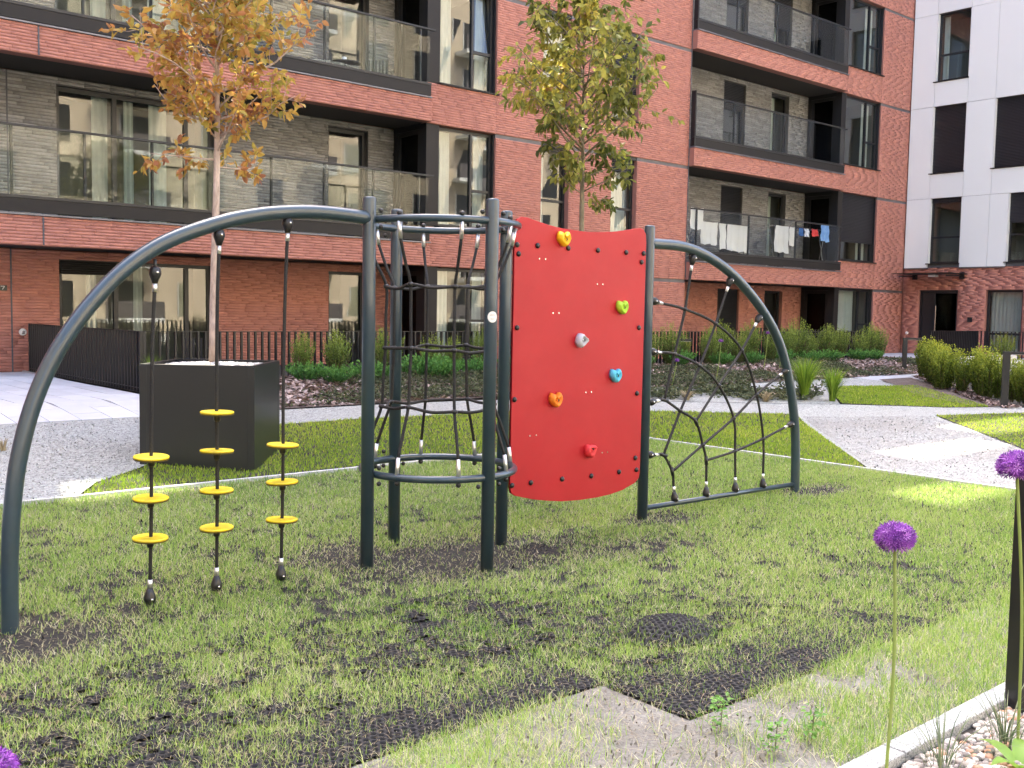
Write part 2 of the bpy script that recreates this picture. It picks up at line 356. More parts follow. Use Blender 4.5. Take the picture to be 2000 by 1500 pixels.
def window(parent, loc, u0, u1, z0, z1, cols=None, set_=.13, fr=.055, blind=0., curtain=None, room=1.1, metal='dark_metal', name='window', tilt_open=None, glass='pane', room_mat='room', e=.25):
    """cols = [(ua, ub, [z splits])]; frame mesh with panes, blind, curtain and the room behind as children"""
    cols = cols or [(u0, u1, [])]
    mb = MB(); panes = []
    loc.box(mb, u0, u0+fr, set_, set_+.07, z0, z1); loc.box(mb, u1-fr, u1, set_, set_+.07, z0, z1)
    loc.box(mb, u0+fr, u1-fr, set_, set_+.07, z0, z0+fr); loc.box(mb, u0+fr, u1-fr, set_, set_+.07, z1-fr, z1)
    for i, (a, b, zs) in enumerate(cols):
        aa = a if i else a+fr; bb = b if i < len(cols)-1 else b-fr
        if i: loc.box(mb, a-fr*.5, a+fr*.5, set_-.008, set_+.075, z0+fr, z1-fr); aa = a+fr*.5
        if i < len(cols)-1: bb = b-fr*.5
        edges = [z0+fr]+list(zs)+[z1-fr]
        for k in range(len(edges)-1):
            c = edges[k]+(fr*.5 if k else 0); d = edges[k+1]-(fr*.5 if k < len(edges)-2 else 0)
            if k: loc.box(mb, aa, bb, set_-.006, set_+.073, edges[k]-fr*.5, edges[k]+fr*.5)
            panes.append((aa, bb, c, d, i, k))
    w = mb.build(name, metal, parent)
    for a, b, c, d, i, k in panes:
        q = MB(); tl = .10 if tilt_open == (i, k) else 0.
        jit = [random.uniform(-.006, .006) for _ in range(4)]
        q.add([loc.pt(a,set_+.03+jit[0],c),loc.pt(b,set_+.03+jit[1],c),loc.pt(b,set_+.03+tl+jit[2],d),loc.pt(a,set_+.03+tl+jit[3],d)], [(0,1,2,3)])
        q.build('pane', glass, w)
        if tl:
            q = MB()
            for (p, r_) in ((a, a+.04), (b-.04, b)):
                q.add([loc.pt(p,set_+.05,c),loc.pt(r_,set_+.05,c),loc.pt(r_,set_+.06+tl,d),loc.pt(p,set_+.06+tl,d)], [(0,1,2,3)])
            q.build('sash', metal, w)
    if blind > 0: slats(loc, u0+.01, u1-.01, set_-.035, z1-(z1-z0)*blind, z1).build('roller_blind', 'blind', w)
    for (f0, f1) in (curtain or []):
        curtain_mesh(loc, u0+(u1-u0)*f0, u0+(u1-u0)*f1, set_+.22, z0+.03, z1-.05).build('curtain', 'curtain', w, smooth=True)
    r = MB(); s2 = set_+.075
    ua, ub, za, zb = u0-e, u1+e, z0-.02, z1+.05
    P = lambda u, d, z: loc.pt(u, d, z)
    r.add([P(ua,s2,za),P(ub,s2,za),P(ub,s2+room,za),P(ua,s2+room,za),P(ua,s2,zb),P(ub,s2,zb),P(ub,s2+room,zb),P(ua,s2+room,zb)], [(0,1,2,3),(7,6,5,4),(1,5,6,2),(2,6,7,3),(3,7,4,0)])
    # close the sliver between frame and room
    r.add([P(ua,s2,za),P(u0,s2,za),P(u0,s2,zb),P(ua,s2,zb),P(u1,s2,za),P(ub,s2,za),P(ub,s2,zb),P(u1,s2,zb)], [(0,1,2,3),(4,5,6,7)])
    r.build('interior', room_mat, w)
    return w
def sill(parent, loc, u0, u1, z, out=.045, depth=.14, material='brown_metal'):
    mb = MB(); loc.box(mb, u0, u1, -out, depth, z-.028, z); return mb.build('window_sill', material, parent)

red = thing('apartment_building', 'red brick apartment building with loggias and dark window frames behind the playground', 'building', (17, 17.2, GZ))
FX, FD = Loc('x', MY), Loc('x', DY)
SX1, SX2 = Loc('y', 12.55), Loc('y', 28.02)
# main facade between the loggias, three pieces per storey, upper storeys standing slightly proud of the strip below them
narrow = [(15.73, 16.60), (18.02, 18.92)]
def facade_zone(u0, u1, wins, k0=-1):
    for k in range(-1, 4):
        z0 = GZ-.1 if k < 0 else S[k]+.0; z1 = S[k+1]-.085 if k < 3 else 12.6
        ops = [(a, b, (lo if k < 0 else S[k]+.845), z1) for a, b, lo in wins]
        brick_wall(red, FX, u0, u1, z0, z1, ops)
        if k < 3:                                    # recessed strip with a dark shadow joint
            sp_ = [(u0, u1)]
            for a, b, lo in wins:
                sp_ = [q for (p, r_) in sp_ for q in ((p, min(a, r_)), (max(b, p), r_)) if q[1]-q[0] > .02]
            for a, b in sp_:
                q = MB(); FX.box(q, a, b, .012, .2, z1+.003, S[k+1]-.003); q.build('storey_strip', 'grey_trim', red)
            for a, b, lo in wins:
                q = MB(); FX.box(q, a, b, .03, .22, z1+.003, S[k+1]-.003); q.build('lintel', 'dark_metal', red)
facade_zone(14.38, 20.87, [(a, b, 1.05) for a, b in narrow])
facade_zone(30.25, 32.08, [])
for k in range(-1, 4):
    for j, (a, b) in enumerate(narrow):
        z0 = 1.05 if k < 0 else S[k]+.845; z1 = S[k+1]-.085 if k < 3 else 12.6
        bl = {(1, 1): .74, (0, 1): .16, (2, 0): .3}.get((k, j), 0)
        window(red, FX, a, b, z0, z1, [(a, b, [z0+.80])], blind=bl, curtain=[(.05, .45)] if (k, j) in ((1, 1), (0, 0)) else ([(.05, .95)] if (k+j) % 2 else None))
        sill(red, FX, a-.02, b+.05, z0)
# window columns beside the loggias
for (a, b, pa, spx) in ((12.55, 14.38, 12.88, 13.80), (28.02, 30.25, 28.27, 29.58)):
    for k in range(-1, 4):
        z0 = .50 if k < 0 else S[k]+.845; z1 = S[k+1]-.02 if k < 3 else 12.6
        if k >= 0: brick_wall(red, FX, a, b, S[k], z0-.03, [])
        else:
            q = MB(); FX.box(q, a, b, 0, .2, GZ-.1, z0-.03); q.build('plinth', 'brown_metal', red)
        rgt = a > 20
        bl = 0
        if rgt and k == 0: bl = .72
        cu = [(.02, .34), (.80, .98)] if not rgt else [(.03, .10), (.72, .95)]
        if rgt and k == -1: cu = [(.03, .70)]
        window(red, FX, pa, b-.03, z0, z1, [(pa, spx, []), (spx, b-.03, [z0+.82])], blind=bl, curtain=cu, room=1.6, e=.0, tilt_open=(1, 1) if (not rgt and k == 1) else None)
        sill(red, FX, pa-.02, b+.06, z0)
        q = MB(); FX.box(q, a+.002, pa, .03, .24, z0, S[k+1]-.003 if k < 3 else 12.6); q.build('corner_post', 'brown_metal', red, bevel=.006)
        q = MB(); FX.box(q, b-.03, b, .05, .25, z0, z1); q.build('jamb', 'dark_metal', red)
        # glazed return wall of the loggia
        LX = SX1 if not rgt else SX2
        zt = (S[k+1]-.1) if k < 3 else 12.5; zf = GZ+.02 if k < 0 else S[k]+.36
        window(red, LX, 17.46, 18.28, zf, zt, set_=.02, fr=.09, curtain=None, room=.1, glass='dark_glass', room_mat='dark_metal', e=.0)  # shallow room lined near black, the shade of its depth put into the colour
        q = MB(); LX.box(q, 17.24, 17.455, 0, .2, zf, zt); LX.box(q, 18.285, 18.42, 0, .2, zf, zt); LX.box(q, 17.24, 18.42, 0, .2, zt+.003, zt+.12); q.build('return_wall', 'dark_metal', red)
# loggia back walls
def loggia(u0, u1, wins, ground_wins, levels):
    for k in [-1]+levels:
        z0 = GZ-.1 if k < 0 else S[k]+.30; z1 = S[k+1] if k < 3 else 12.6
        wl = ground_wins if k < 0 else wins
        zt = z1-.13
        ops = [(a, b, z0, zt) for a, b, *_ in wl]
        if k < 0: brick_wall(red, FD, u0, u1, z0, z1, ops)
        else: brick_wall(red, FD, u0, u1, z0, z1, ops, 'grey_brick', 'grey_mortar', pitch=.056, L=.44, proud=.010)
        for a, b, cols, cu, bl in wl:
            window(red, FD, a, b, z0+.02, zt, cols, set_=.10, fr=.075, curtain=cu, blind=bl.get(k, 0) if isinstance(bl, dict) else bl, room=1.3)
        if k >= 0:
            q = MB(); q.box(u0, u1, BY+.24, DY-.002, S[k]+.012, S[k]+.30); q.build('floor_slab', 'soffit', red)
C6 = [(5.66, 6.67, []), (6.67, 7.98, []), (7.98, 8.50, [])]
loggia(2.0, 12.54, [(5.66, 8.50, C6, [(.24, .34), (.44, .50), (.60, .72)], 0), (10.94, 11.90, [(10.94, 11.90, [])], None, 0), (2.2, 4.2, [(2.2, 4.2, [])], None, 0)],
       [(5.67, 8.46, C6, [(.20, .26), (.5, .56)], 0), (10.97, 11.88, [(10.97, 11.88, [])], None, 0)], [0, 1, 2, 3])
loggia(20.87, 28.01, [(23.80, 24.82, [(23.80, 24.82, [])], None, {0: .97, 1: .3, 2: .3}), (26.08, 27.0, [(26.08, 27.0, [])], [(.5, .65)], {2: .4}), (21.3, 22.0, [(21.3, 22.0, [])], None, 0)],
       [(23.80, 24.82, [(23.80, 24.82, [])], None, .98), (26.08, 27.0, [(26.08, 27.0, [])], [(.1, .5)], 0)], [0, 1, 2, 3])
# vent louvre above the ground floor window and the dark movement joints of the brickwork
q = MB(); q.box(5.70, 6.64, DY+.02, DY+.09, 2.05, 2.28)
lv = q.build('vent_box', 'dark_metal', red)
for i in range(6):
    s_ = MB(); s_.obox((6.17, DY+.005, 2.07+i*.038), (.47,0,0), (0,.022,-.012), (0,.003,.005)); s_.build('louvre_slat', 'brown_metal', lv)
for (x, y, z0, z1) in ((4.90, DY, GZ, 2.44), (4.88, DY, 2.74, 5.36), (5.02, BY, 2.45, 2.89), (4.99, BY, 5.37, 5.81), (20.868, MY, 2.5, 12.5)):
    q = MB(); q.box(x-.012, x+.012, y-.016, y+.02, z0, z1); q.build('movement_joint', 'panel_gap', red)
# loggia side walls that close the left ends
for x in (2.0, 20.87):
    for k in range(-1, 4):
        q = MB(); q.box(x-.2, x-.002, MY+.225, DY+.2, GZ-.1 if k < 0 else S[k]+.0, S[k+1] if k < 3 else 12.6); q.build('side_wall', 'grey_mortar', red)
# balconies: brick parapet band, metal ledge, fascia, glass, posts, handrail
LB = Loc('x', BY)
def balcony(u0, u1, k, posts, step):
    z = S[k]
    brick_wall(red, LB, u0, u1, z, z+.455, [], thick=.235, name='balcony_parapet')
    q = MB(); q.box(u0, u0+.2, BY+.24, MY+.05, z, z+.455); q.box(u1-.2, u1, BY+.24, MY+.05, z, z+.455); q.build('parapet_end', 'red_mortar', red)
    q = MB(); q.box(u0, u1-.01, BY-.035, BY+.2, z+.462, z+.488); q.build('balcony_ledge', 'flashing', red)
    bal = MB().box(u0+.01, u1-.005, BY+.012, BY+.08, z+.512, z+.715).build('balcony_fascia', 'brown_metal', red)
    q = MB(); q.box(u0+.01, u1-.002, BY+.004, BY+.09, z+.720, z+.765); q.build('fascia_cap', 'dark_metal', bal)
    q = MB(); q.box(u0+.02, u1+.10, BY+.02, BY+.075, z+1.815, z+1.85); q.build('handrail', 'dark_metal', bal, bevel=.004)
    xs = [x for x in posts if u0 < x < u1]
    for x in xs:
        q = MB(); q.box(x-.018, x+.018, BY+.055, BY+.10, z+.60, z+1.815); q.build('rail_post', 'dark_metal', bal)
    e = [u0+.02]+xs+[u1-.02]
    for a, b in zip(e, e[1:]):
        if b-a < .1: continue
        parts = [(a, b)] if b-a < 1.3 else [(a, (a+b)/2), ((a+b)/2, b)]
        for c, d in parts:
            q = MB(); q.box(c+.006, d-.006, BY+.034, BY+.046, z+.64, z+1.83); q.build('glass_panel', 'rail_glass', bal)
for k in range(4):
    balcony(2.0, 12.53, k, [12.29-1.1*i for i in range(10)], 1.1)
    balcony(20.88, 28.0, k, [21.15+2.25*i for i in range(4)] if k == 0 else [22.6, 24.4, 26.2], 1.1)
    if k: 
        q = MB(); q.box(20.90, 20.94, MY-.16, MY-.02, S[k]+.5, S[k]+1.9); q.build('side_screen', 'dark_metal', red)
# upper storeys and body of the block (above and behind what the picture shows)
up = MB(); up.box(-16, 33, 20.6, 27, 0, 12.7)
up.box(32.3, 46, 17.21, 27, 0, 12.7); up.build('block_body', 'red_mortar', red)  # second box is an unseen filler added to stop sun leaking past the corner
up = MB(); up.box(-16, 2.0, 17.2, 20.5, GZ-.2, 12.7); up.build('block_wing', 'far_brick', red)
up = MB(); up.box(-16, 4.6, 17.2, 27, 12.71, 28.0); up.box(24.0, 46, 17.2, 27, 12.71, 28.0); up.box(4.6, 24.0, 17.2, 27, 12.71, 12.80); up.build('upper_storeys', 'far_brick', red)  # unseen; height set so the shadow covers the courtyard
up = MB()                                  # added unseen wall; its openings are shaped to cast sun patches below
for a, b, c, d in free_spans(4.6, 24.0, 12.80, 28.0, [(5.35, 7.15, 12.83, 14.20), (6.5, 7.3, 15.6, 16.6), (11.3, 12.7, 15.3, 16.1), (14.3, 16.7, 17.1, 18.35), (17.3, 20.0, 15.7, 17.5), (12.3, 13.6, 19.4, 20.7)]): up.box(a, b, 17.2, 17.40, c, d)
up.build('sun_slot_screen', 'far_brick', red)

# ------------------------------------------------------------------ the white panelled wing
WX = 32.08
white = thing('apartment_wing', 'white panelled wing with dark roller shutters above a red brick entrance storey', 'building', (WX, 9, GZ))
LW, LWB = Loc('y', WX), Loc('y', WX+.03)
T = [3.18, 5.405, 8.33, 11.25, 12.8]
wins = {0: [(15.32, 16.37, 3.32), (12.80, 13.88, 3.32)], 1: [(15.31, 16.41, 6.21), (13.35, 14.43, 6.21)], 2: [(15.30, 16.39, 9.12), (12.45, 13.53, 9.12)], 3: [(15.3, 16.39, 12.05)]}
for k in range(4):
    z0, z1 = T[k], T[k+1]
    seams = {0: [17.17, 16.37, 15.32, 14.45, 13.88, 12.80, 11.5], 1: [17.17, 16.41, 15.31, 14.43, 13.35, 12.4, 11.5], 2: [17.17, 16.39, 15.30, 14.43, 13.53, 12.45, 11.5], 3: [17.17, 16.39, 15.3, 14.0, 12.6, 11.5]}[k]
    for b, a in zip(seams, seams[1:]):
        w_ = [w for w in wins[k] if abs(w[0]-a) < .02 and abs(w[1]-b) < .02]
        spans = [(z0, z1)] if not w_ else ([(z0, w_[0][2]-.03)] if w_[0][2]-z0 > .2 else [])
        for c, d in spans:
            q = MB(); LW.box(q, a+.005, b-.005, -.03, .012, c+.005, d-.005, random.random())
            q.t = [random.random()]*6; q.t[0] += 1e-4
            q.build('facade_panel', 'white_panel', white)
    q = MB()
    for s_ in free_spans(11.5, 17.19, z0, z1, [(w[0], w[1], w[2]-.02, z1-.008) for w in wins[k]]): LW.box(q, s_[0], s_[1], .0135, .2, s_[2], s_[3])
    q.build('panel_backing', 'panel_gap', white)
    for j, (a, b, lo) in enumerate(wins[k]):
        hi = z1-.008
        bl = {(1, 0): 1., (1, 1): 1., (0, 0): .07, (0, 1): .43, (2, 0): 0, (2, 1): .6}.get((k, j), 0)
        window(white, LW, a+.02, b-.02, lo, hi, [(a+.02, b-.02, [lo+.83])], set_=.10, blind=bl, curtain=[(.78, .95)] if (k, j) == (2, 0) else None, room=1.0)
        q = MB(); LW.box(q, b-.018, b-.002, -.028, .1, lo, hi); LW.box(q, a+.002, a+.018, -.028, .1, lo, hi); q.build('window_reveal', 'white_panel', white)
        sill(white, LW, a-.01, b+.05, lo, out=.07)
for a, b in ((16.36, 17.17), (13.90, 15.33), (11.5, 12.8)):
    q = MB(); LW.box(q, a, b, -.028, .03, T[0]-.035, T[0]-.002); q.build('drip_edge', 'grey_trim', white)
brick_wall(white, LWB, 11.5, 17.2, GZ-.1, T[0], [(15.34, 16.62, GZ-.1, 2.46), (13.33, 14.45, .50, 2.46)])
wd = window(white, LWB, 13.33, 14.45, .50, 2.46, [(13.33, 14.45, [1.10])], fr=.07, curtain=[(.02, .98)], room=1.0)
# entrance door
dr = MB(); LWB.box(dr, 15.34, 15.40, .06, .14, GZ, 2.46); LWB.box(dr, 16.56, 16.62, .06, .14, GZ, 2.46); LWB.box(dr, 15.40, 16.56, .06, .14, 2.36, 2.46); LWB.box(dr, 16.10, 16.16, .06, .14, GZ, 2.36); LWB.box(dr, 15.40, 16.10, .06, .14, GZ, GZ+.09)
door = dr.build('door', 'dark_metal', white)
q = MB(); LWB.box(q, 15.405, 16.095, .09, .10, GZ+.095, 2.355); q.build('door_pane', 'dark_glass', door)
q = MB(); LWB.box(q, 16.165, 16.555, .09, .11, GZ+.005, 2.355); q.build('door_side_leaf', 'dark_metal', door)
q = MB(); q.tube([(WX-.02, 16.02, 1.0), (WX-.02, 16.02, 1.95)], .014, 8); q.tube([(WX-.02,16.02,1.1),(WX+.1,16.02,1.1)], .008, 6); q.tube([(WX-.02,16.02,1.85),(WX+.1,16.02,1.85)], .008, 6); q.build('door_handle', 'steel', door)
q = MB(); q.box(WX+.2, WX+1.4, 15.2, 16.8, GZ-.02, GZ); q.box(WX+1.4, WX+1.42, 15.2, 16.8, GZ, 2.6); q.box(WX+.2, WX+1.4, 15.2, 15.22, GZ, 2.6); q.box(WX+.2, WX+1.4, 16.78, 16.8, GZ, 2.6); q.box(WX+.2, WX+1.4, 15.2, 16.8, 2.58, 2.6); q.build('entrance_hall', 'room', white)
q = MB(); q.box(WX-.012, WX+.02, 14.83, 14.98, 1.45, 1.60); q.build('intercom', 'dark_metal', white, bevel=.005)
q = MB(); q.box(33.6, 46, 5, 17.19, 0, 24); q.build('wing_body', 'cream', white)
q = MB(); q.box(32.1, 33.55, 5, 11.48, 0, 22); q.box(32.15, 33.55, 11.49, 17.19, 12.82, 22); q.build('wing_front', 'white_panel', white)
# canopy over the entrance
cn = thing('door_canopy', 'thin dark canopy on two brackets over the entrance door', 'canopy', (WX, 16, 2.9))
q = MB(); q.box(30.95, WX-.0, 15.05, 17.0, 2.955, 2.975); q.build('canopy_glass', 'brown_metal', cn)
for y in (16.78, 15.22):
    q = MB(); q.obox(((31.0+WX)/2+.02, y, 2.90), ((WX-31.0)/2-.02,0,.018), (0,.022,0), (0,0,.022)); q.build('bracket_arm', 'dark_metal', cn)
    q = MB(); q.box(WX-.05, WX+.02, y-.07, y+.07, 2.80, 3.02); q.build('wall_plate', 'dark_metal', cn)
q = MB(); q.obox((31.75, 16.0, 2.905), (.13,0,.0), (0,.11,0), (0,0,.035)); tag(q.build('canopy_lamp', 'lamp_white', None, bevel=.01), 'small white lamp hanging under the entrance canopy', 'lamp')
q = MB(); q.lathe([(.05,0),(.055,.03),(.03,.06)], (WX+.015, 16.98, 1.05), (-1,0,0), 12); tag(q.build('wall_light', 'lamp_white', None, True), 'tiny round white light on the brick beside the entrance door', 'wall light')
wl = thing('wall_light', 'round white wall light low on the brick beside the dark railing', 'wall light', (5.06, DY, 1.05))
MB().lathe([(.052,0),(.062,.02),(.058,.045),(.03,.055)], (5.06, DY-.012, 1.05), (0,-1,0), 18).build('lamp_body', 'lamp_white', wl, True)
MB().lathe([(.018,0),(.02,.02),(.008,.03)], (5.06, DY-.066, 1.055), (0,-1,0), 12).build('lamp_cap', 'steel', wl, True)
MB().obox((5.06, DY-.062, 1.03), (.024,0,0), (0,.008,0), (0,0,.008)).build('lamp_slot', 'black_plastic', wl)
# house number plate
hn = thing('house_number_sign', 'small black house number plate on dark red brick by the paving', 'sign', (4.70, DY, 1.78))
MB().box(4.52, 4.83, DY-.035, DY-.015, 1.735, 1.825).build('plate', 'black_plastic', hn)
dg = MB()
for x0 in (4.60, 4.69):           # two digits out of strokes: 2 and 7
    pass
def stroke(mb, pts, w=.005, y=DY-.038):
    for (a, b) in zip(pts, pts[1:]):
        p = Vector((a[0], y, a[1])); q_ = Vector((b[0], y, b[1])); d = (q_-p)/2; nrm = Vector((-d.z, 0, d.x)).normalized()*w
        mb.obox((p+q_)/2, d, nrm, (0,.002,0))
stroke(dg, [(4.64,1.80),(4.655,1.808),(4.685,1.808),(4.695,1.795),(4.64,1.755),(4.70,1.755)])
stroke(dg, [(4.73,1.808),(4.79,1.808),(4.755,1.755)])
dg.build('digits', 'sign_white', hn)

# ------------------------------------------------------------------ the rest of the courtyard (behind the camera, mirrored in the windows)
def plain_block(name, label, x0, x1, y0, y1, h, face, material, nwin, zs):
    t = thing(name, label, 'building', ((x0+x1)/2, (y0+y1)/2, 0))
    MB().box(x0, x1, y0, y1, 0, h).build('wall', material, t)
    for z in zs:
        for i in range(nwin):
            if face == 'y':
                u = x0+(x1-x0)*(i+.5)/nwin; q = MB().box(u-.8, u+.8, y1-.02, y1+.03, z, z+1.9)
            else:
                u = y0+(y1-y0)*(i+.5)/nwin; q = MB().box(x1-.02, x1+.03, u-.8, u+.8, z, z+1.9)
            q.build('window', 'dark_metal' if (i+int(z)) % 3 else 'pane', t)
            if face == 'y' and (i*2+int(z)) % 3 == 0: MB().box(u-1.5, u+1.5, y1+.03, y1+1.3, z-.35, z-.12).build('balcony_slab', 'white_panel', t); MB().box(u-1.5, u+1.5, y1+1.25, y1+1.29, z-.12, z+.8).build('balcony_rail', 'grey_trim', t)
            if face == 'y': MB().box(u-.86, u-.80, y1-.02, y1+.06, z-.05, z+1.95).build('window_frame', 'white_panel', t)
    return t
plain_block('apartment_building', 'cream apartment block across the courtyard', -6, 70, -32, -20, 23, 'y', 'cream', 21, (1, 4, 7, 10, 13, 16, 19))
plain_block('apartment_building', 'pale apartment block closing the far side of the courtyard', -34, -20, -32, 27, 20, 'x', 'cream', 14, (1, 4, 7, 10, 13, 16))

# ------------------------------------------------------------------ ground: lawn, paths, paving, beds
def sheet(name, poly, lift, material, step=None, kind='structure'):
    """flat-cut polygon laid on the terrain, split where the slope starts and ends"""
    import bmesh
    bm = bmesh.new(); vs = [bm.verts.new((x, y, 0)) for x, y in poly]; bm.faces.new(vs)
    for yy in (8.4, 12.4):
        bmesh.ops.bisect_plane(bm, geom=bm.verts[:]+bm.edges[:]+bm.faces[:], plane_co=(0, yy, 0), plane_no=(0, 1, 0))
    for v in bm.verts: v.co.z = float(tz(v.co.x, v.co.y))+lift
    bmesh.ops.triangulate(bm, faces=bm.faces[:])
    for f in bm.faces:
        if f.normal.z < 0: f.normal_flip()
    me = bpy.data.meshes.new(name); bm.to_mesh(me); bm.free()
    o = finish(name, me, material); o['kind'] = kind; return o
sheet('ground', [(-90,-90),(110,-90),(110,90),(-90,90)], -.03, 'soil')
sheet('bounce_gravel', [(-19,-19.9),(69,-19.9),(69,-6.2),(-19,-6.2)], -.01, 'gravel')  # added behind the camera as a sunlit surface that bounces light forward
LAWN = [(-9,-6),(9.53,-6),(9.53,8.33),(-9,8.33)]
sheet('lawn_soil', LAWN, -.012, 'soil')
sheet('sand_bed', [(-2,1.78),(5.6,1.78),(5.6,2.41),(3.03,2.41),(3.03,2.88),(-2,2.88)], -.004, 'sand')
sheet('gravel_path', [(-14,8.40),(2.70,8.40),(2.98,8.78),(3.42,9.08),(3.80,9.40),(4.25,9.95),(5.0,10.52),(6.72,10.56),(8.51,10.42),(11.09,9.86),(13.52,8.90),(9.60,5.42),(9.60,-4),(30,-4),(34,4),(18.7,7.55),(18.6,7.9),(15.4,9.25),(14.28,9.60),(13.06,10.05),(11.83,10.50),(9.22,11.25),(7.53,11.34),(-14,11.34)], .0, 'gravel')
sheet('trodden_path', [(9.62,5.40),(13.45,8.72),(14.6,8.30),(15.62,7.80),(12.52,5.09),(9.62,2.57)], .004, 'gravel_warm')
sheet('right_lawn_soil', [(15.72,7.78),(18.4,6.9),(24,4.5),(24,0),(9.62,0),(9.62,2.5),(12.52,5.06)], .008, 'soil')
BACK = [(2.75,8.42),(9.58,8.42),(9.58,5.46),(13.50,8.86),(11.09,9.83),(8.51,10.39),(6.72,10.53),(5.05,10.49),(4.28,9.92),(3.82,9.37),(3.44,9.05),(3.0,8.76)]
sheet('back_lawn_soil', BACK, .006, 'soil')
FARL = [(15.46,9.28),(18.15,8.02),(18.6,8.35),(19.75,10.2),(17.59,10.60),(16.3,9.95)]
sheet('far_lawn_soil', FARL, .006, 'soil')
sheet('gravel_walk', [(11.83,10.53),(13.06,10.08),(14.28,9.62),(15.4,9.28),(16.3,9.97),(17.59,10.62),(19.8,10.25),(21.7,10.9),(22.3,11.4),(19.2,11.6),(16.0,11.5),(13.1,11.55),(11.2,11.5)], .001, 'gravel')
def stones(label, poly, n, size):
    x, y = region_points(n, poly); k = seen(x, y); x, y = x[k], y[k]
    V, F, t = scatter_quads(np.stack([x, y, tz(x, y)+.004], 1), size, .55, rng.random(len(x)), .75)
    tag(finish('loose_gravel', np_mesh('loose_gravel', V, F, t), 'loose_stone', kind='stuff'), label, 'gravel')
# concrete edging strips round the lawn
q = MB(); q.box(-9, 9.58, 8.335, 8.385, -.03, .018); structure(q.build('lawn_edging', 'concrete'))
q = MB(); q.box(9.535, 9.585, -6, 8.33, -.03, .012); structure(q.build('lawn_edging', 'concrete'))
# paving in front of the left part of the building
pv = structure(MB().box(-9, 5.04, 11.36, 18.38, .15, .18).build('paving', 'joint'))
for v in pv.data.vertices: v.co.z = float(tz(0, v.co.y)) - (.03 if v.co.z < .16 else .012)
import bmesh
bm = bmesh.new(); bm.from_mesh(pv.data); bmesh.ops.bisect_plane(bm, geom=bm.verts[:]+bm.edges[:]+bm.faces[:], plane_co=(0,12.4,0), plane_no=(0,1,0))
for v in bm.verts:
    if abs(v.co.y-12.4) < .01: v.co.z = float(tz(0, 12.4)) - (.012 if v.co.z > .3 else .05)
bm.to_mesh(pv.data); bm.free()
def slab_piece(x0, x1, y0, y1, par, name='paving_slab', material='paver'):
    z = lambda y: float(tz(0, y)); g = .004
    x0 += g; x1 -= g; y0 += g; y1 -= g; mb = MB(); d = random.uniform(-.0015, .0015)
    vs = [(x, y, z(y)+h+d) for h in (-.012, .004) for (x, y) in ((x0,y0),(x1,y0),(x1,y1),(x0,y1))]
    mb.add(vs, [(4,5,6,7),(0,1,5,4),(1,2,6,5),(2,3,7,6),(3,0,4,7)]); mb.t = [random.random()]*5; mb.t[4] += 1e-4
    return mb.build(name, material, par)
nx = 0
for i in range(12):
    x0 = 5.04-.33*(i+1); off = .34*(i % 2)
    y = 11.38-off
    while y < 18.35:
        a, b = max(y, 11.38), min(y+.68, 18.36)
        if b-a > .05: slab_piece(x0, x0+.33, a, b, pv)
        y += .68
q = MB(); q.add([(x,y,float(tz(x,y))+h) for h in (-.03,.02) for (x,y) in ((5.045,11.36),(5.095,11.36),(5.095,18.38),(5.045,18.38))], [(3,2,1,0),(4,5,6,7),(0,1,5,4),(1,2,6,5),(2,3,7,6),(3,0,4,7)])
for i in (2,3,6,7): pass
structure(q.build('paving_edging', 'concrete'))
ep = structure(MB().box(24.1, 32.1, 11.2, 17.18, .30, GZ-.006).build('entrance_paving', 'joint'))
for i in range(8):
    for j in range(6):
        q = MB(); x0, y0 = 24.1+i, 11.2+j; q.box(x0+.005, x0+.995, y0+.005, min(y0+.995, 17.17), GZ-.005, GZ+.004); q.t = [random.random()]*6; q.t[0] += 1e-4; q.build('paving_slab', 'paver', ep)
sheet('entrance_path', [(19.8,10.35),(21.7,10.95),(24.2,11.3),(24.2,14.2),(22.3,11.55),(19.2,11.65)], .005, 'paver')
# planting bed with bark mulch: bumpy surface
def bumpy(name, x0, x1, y0, y1, zf, material, st=.16, lift=.012, mask=None):
    xs = np.arange(x0, x1+st, st); ys = np.arange(y0, y1+st, st); X, Y = np.meshgrid(xs, ys, indexing='ij')
    Z = zf(X, Y)+lift; V = np.stack([X, Y, Z], 2).reshape(-1, 3); ny = len(ys)
    i, j = np.meshgrid(np.arange(len(xs)-1), np.arange(ny-1), indexing='ij'); a = (i*ny+j).ravel()
    F = np.stack([a, a+ny, a+ny+1, a+1], 1)
    if mask is not None:
        c = V[F].mean(1); F = F[mask(c[:, 0], c[:, 1])]
    o = finish(name, np_mesh(name, V, F), material, smooth=True); o['kind'] = 'structure'; return o
M['mulch'] = mat('mulch', (.13,.10,.085), rough=.95, var=.5, vscale=30, bump=1., bscale=60, blotch=((.22,.17,.14),4,.8))
bumpy('mulch_bed', 5.12, 24.0, 11.36, 13.35, bed_z, 'mulch')
bumpy('terrace_ground', 5.12, 27.9, 13.40, 18.36, lambda x, y: tz(x, y)+.0*x, 'soil', st=.5)
bumpy('hedge_bed', 18.1, 22.2, 7.6, 11.0, lambda x, y: tz(x, y)+.0*x, 'mulch', st=.1, lift=.016, mask=lambda x, y: (y > 8.02+(x-18.15)*1.10-.25) & (y < 8.02+(x-18.15)*1.10+1.2) & (x > 18.2))
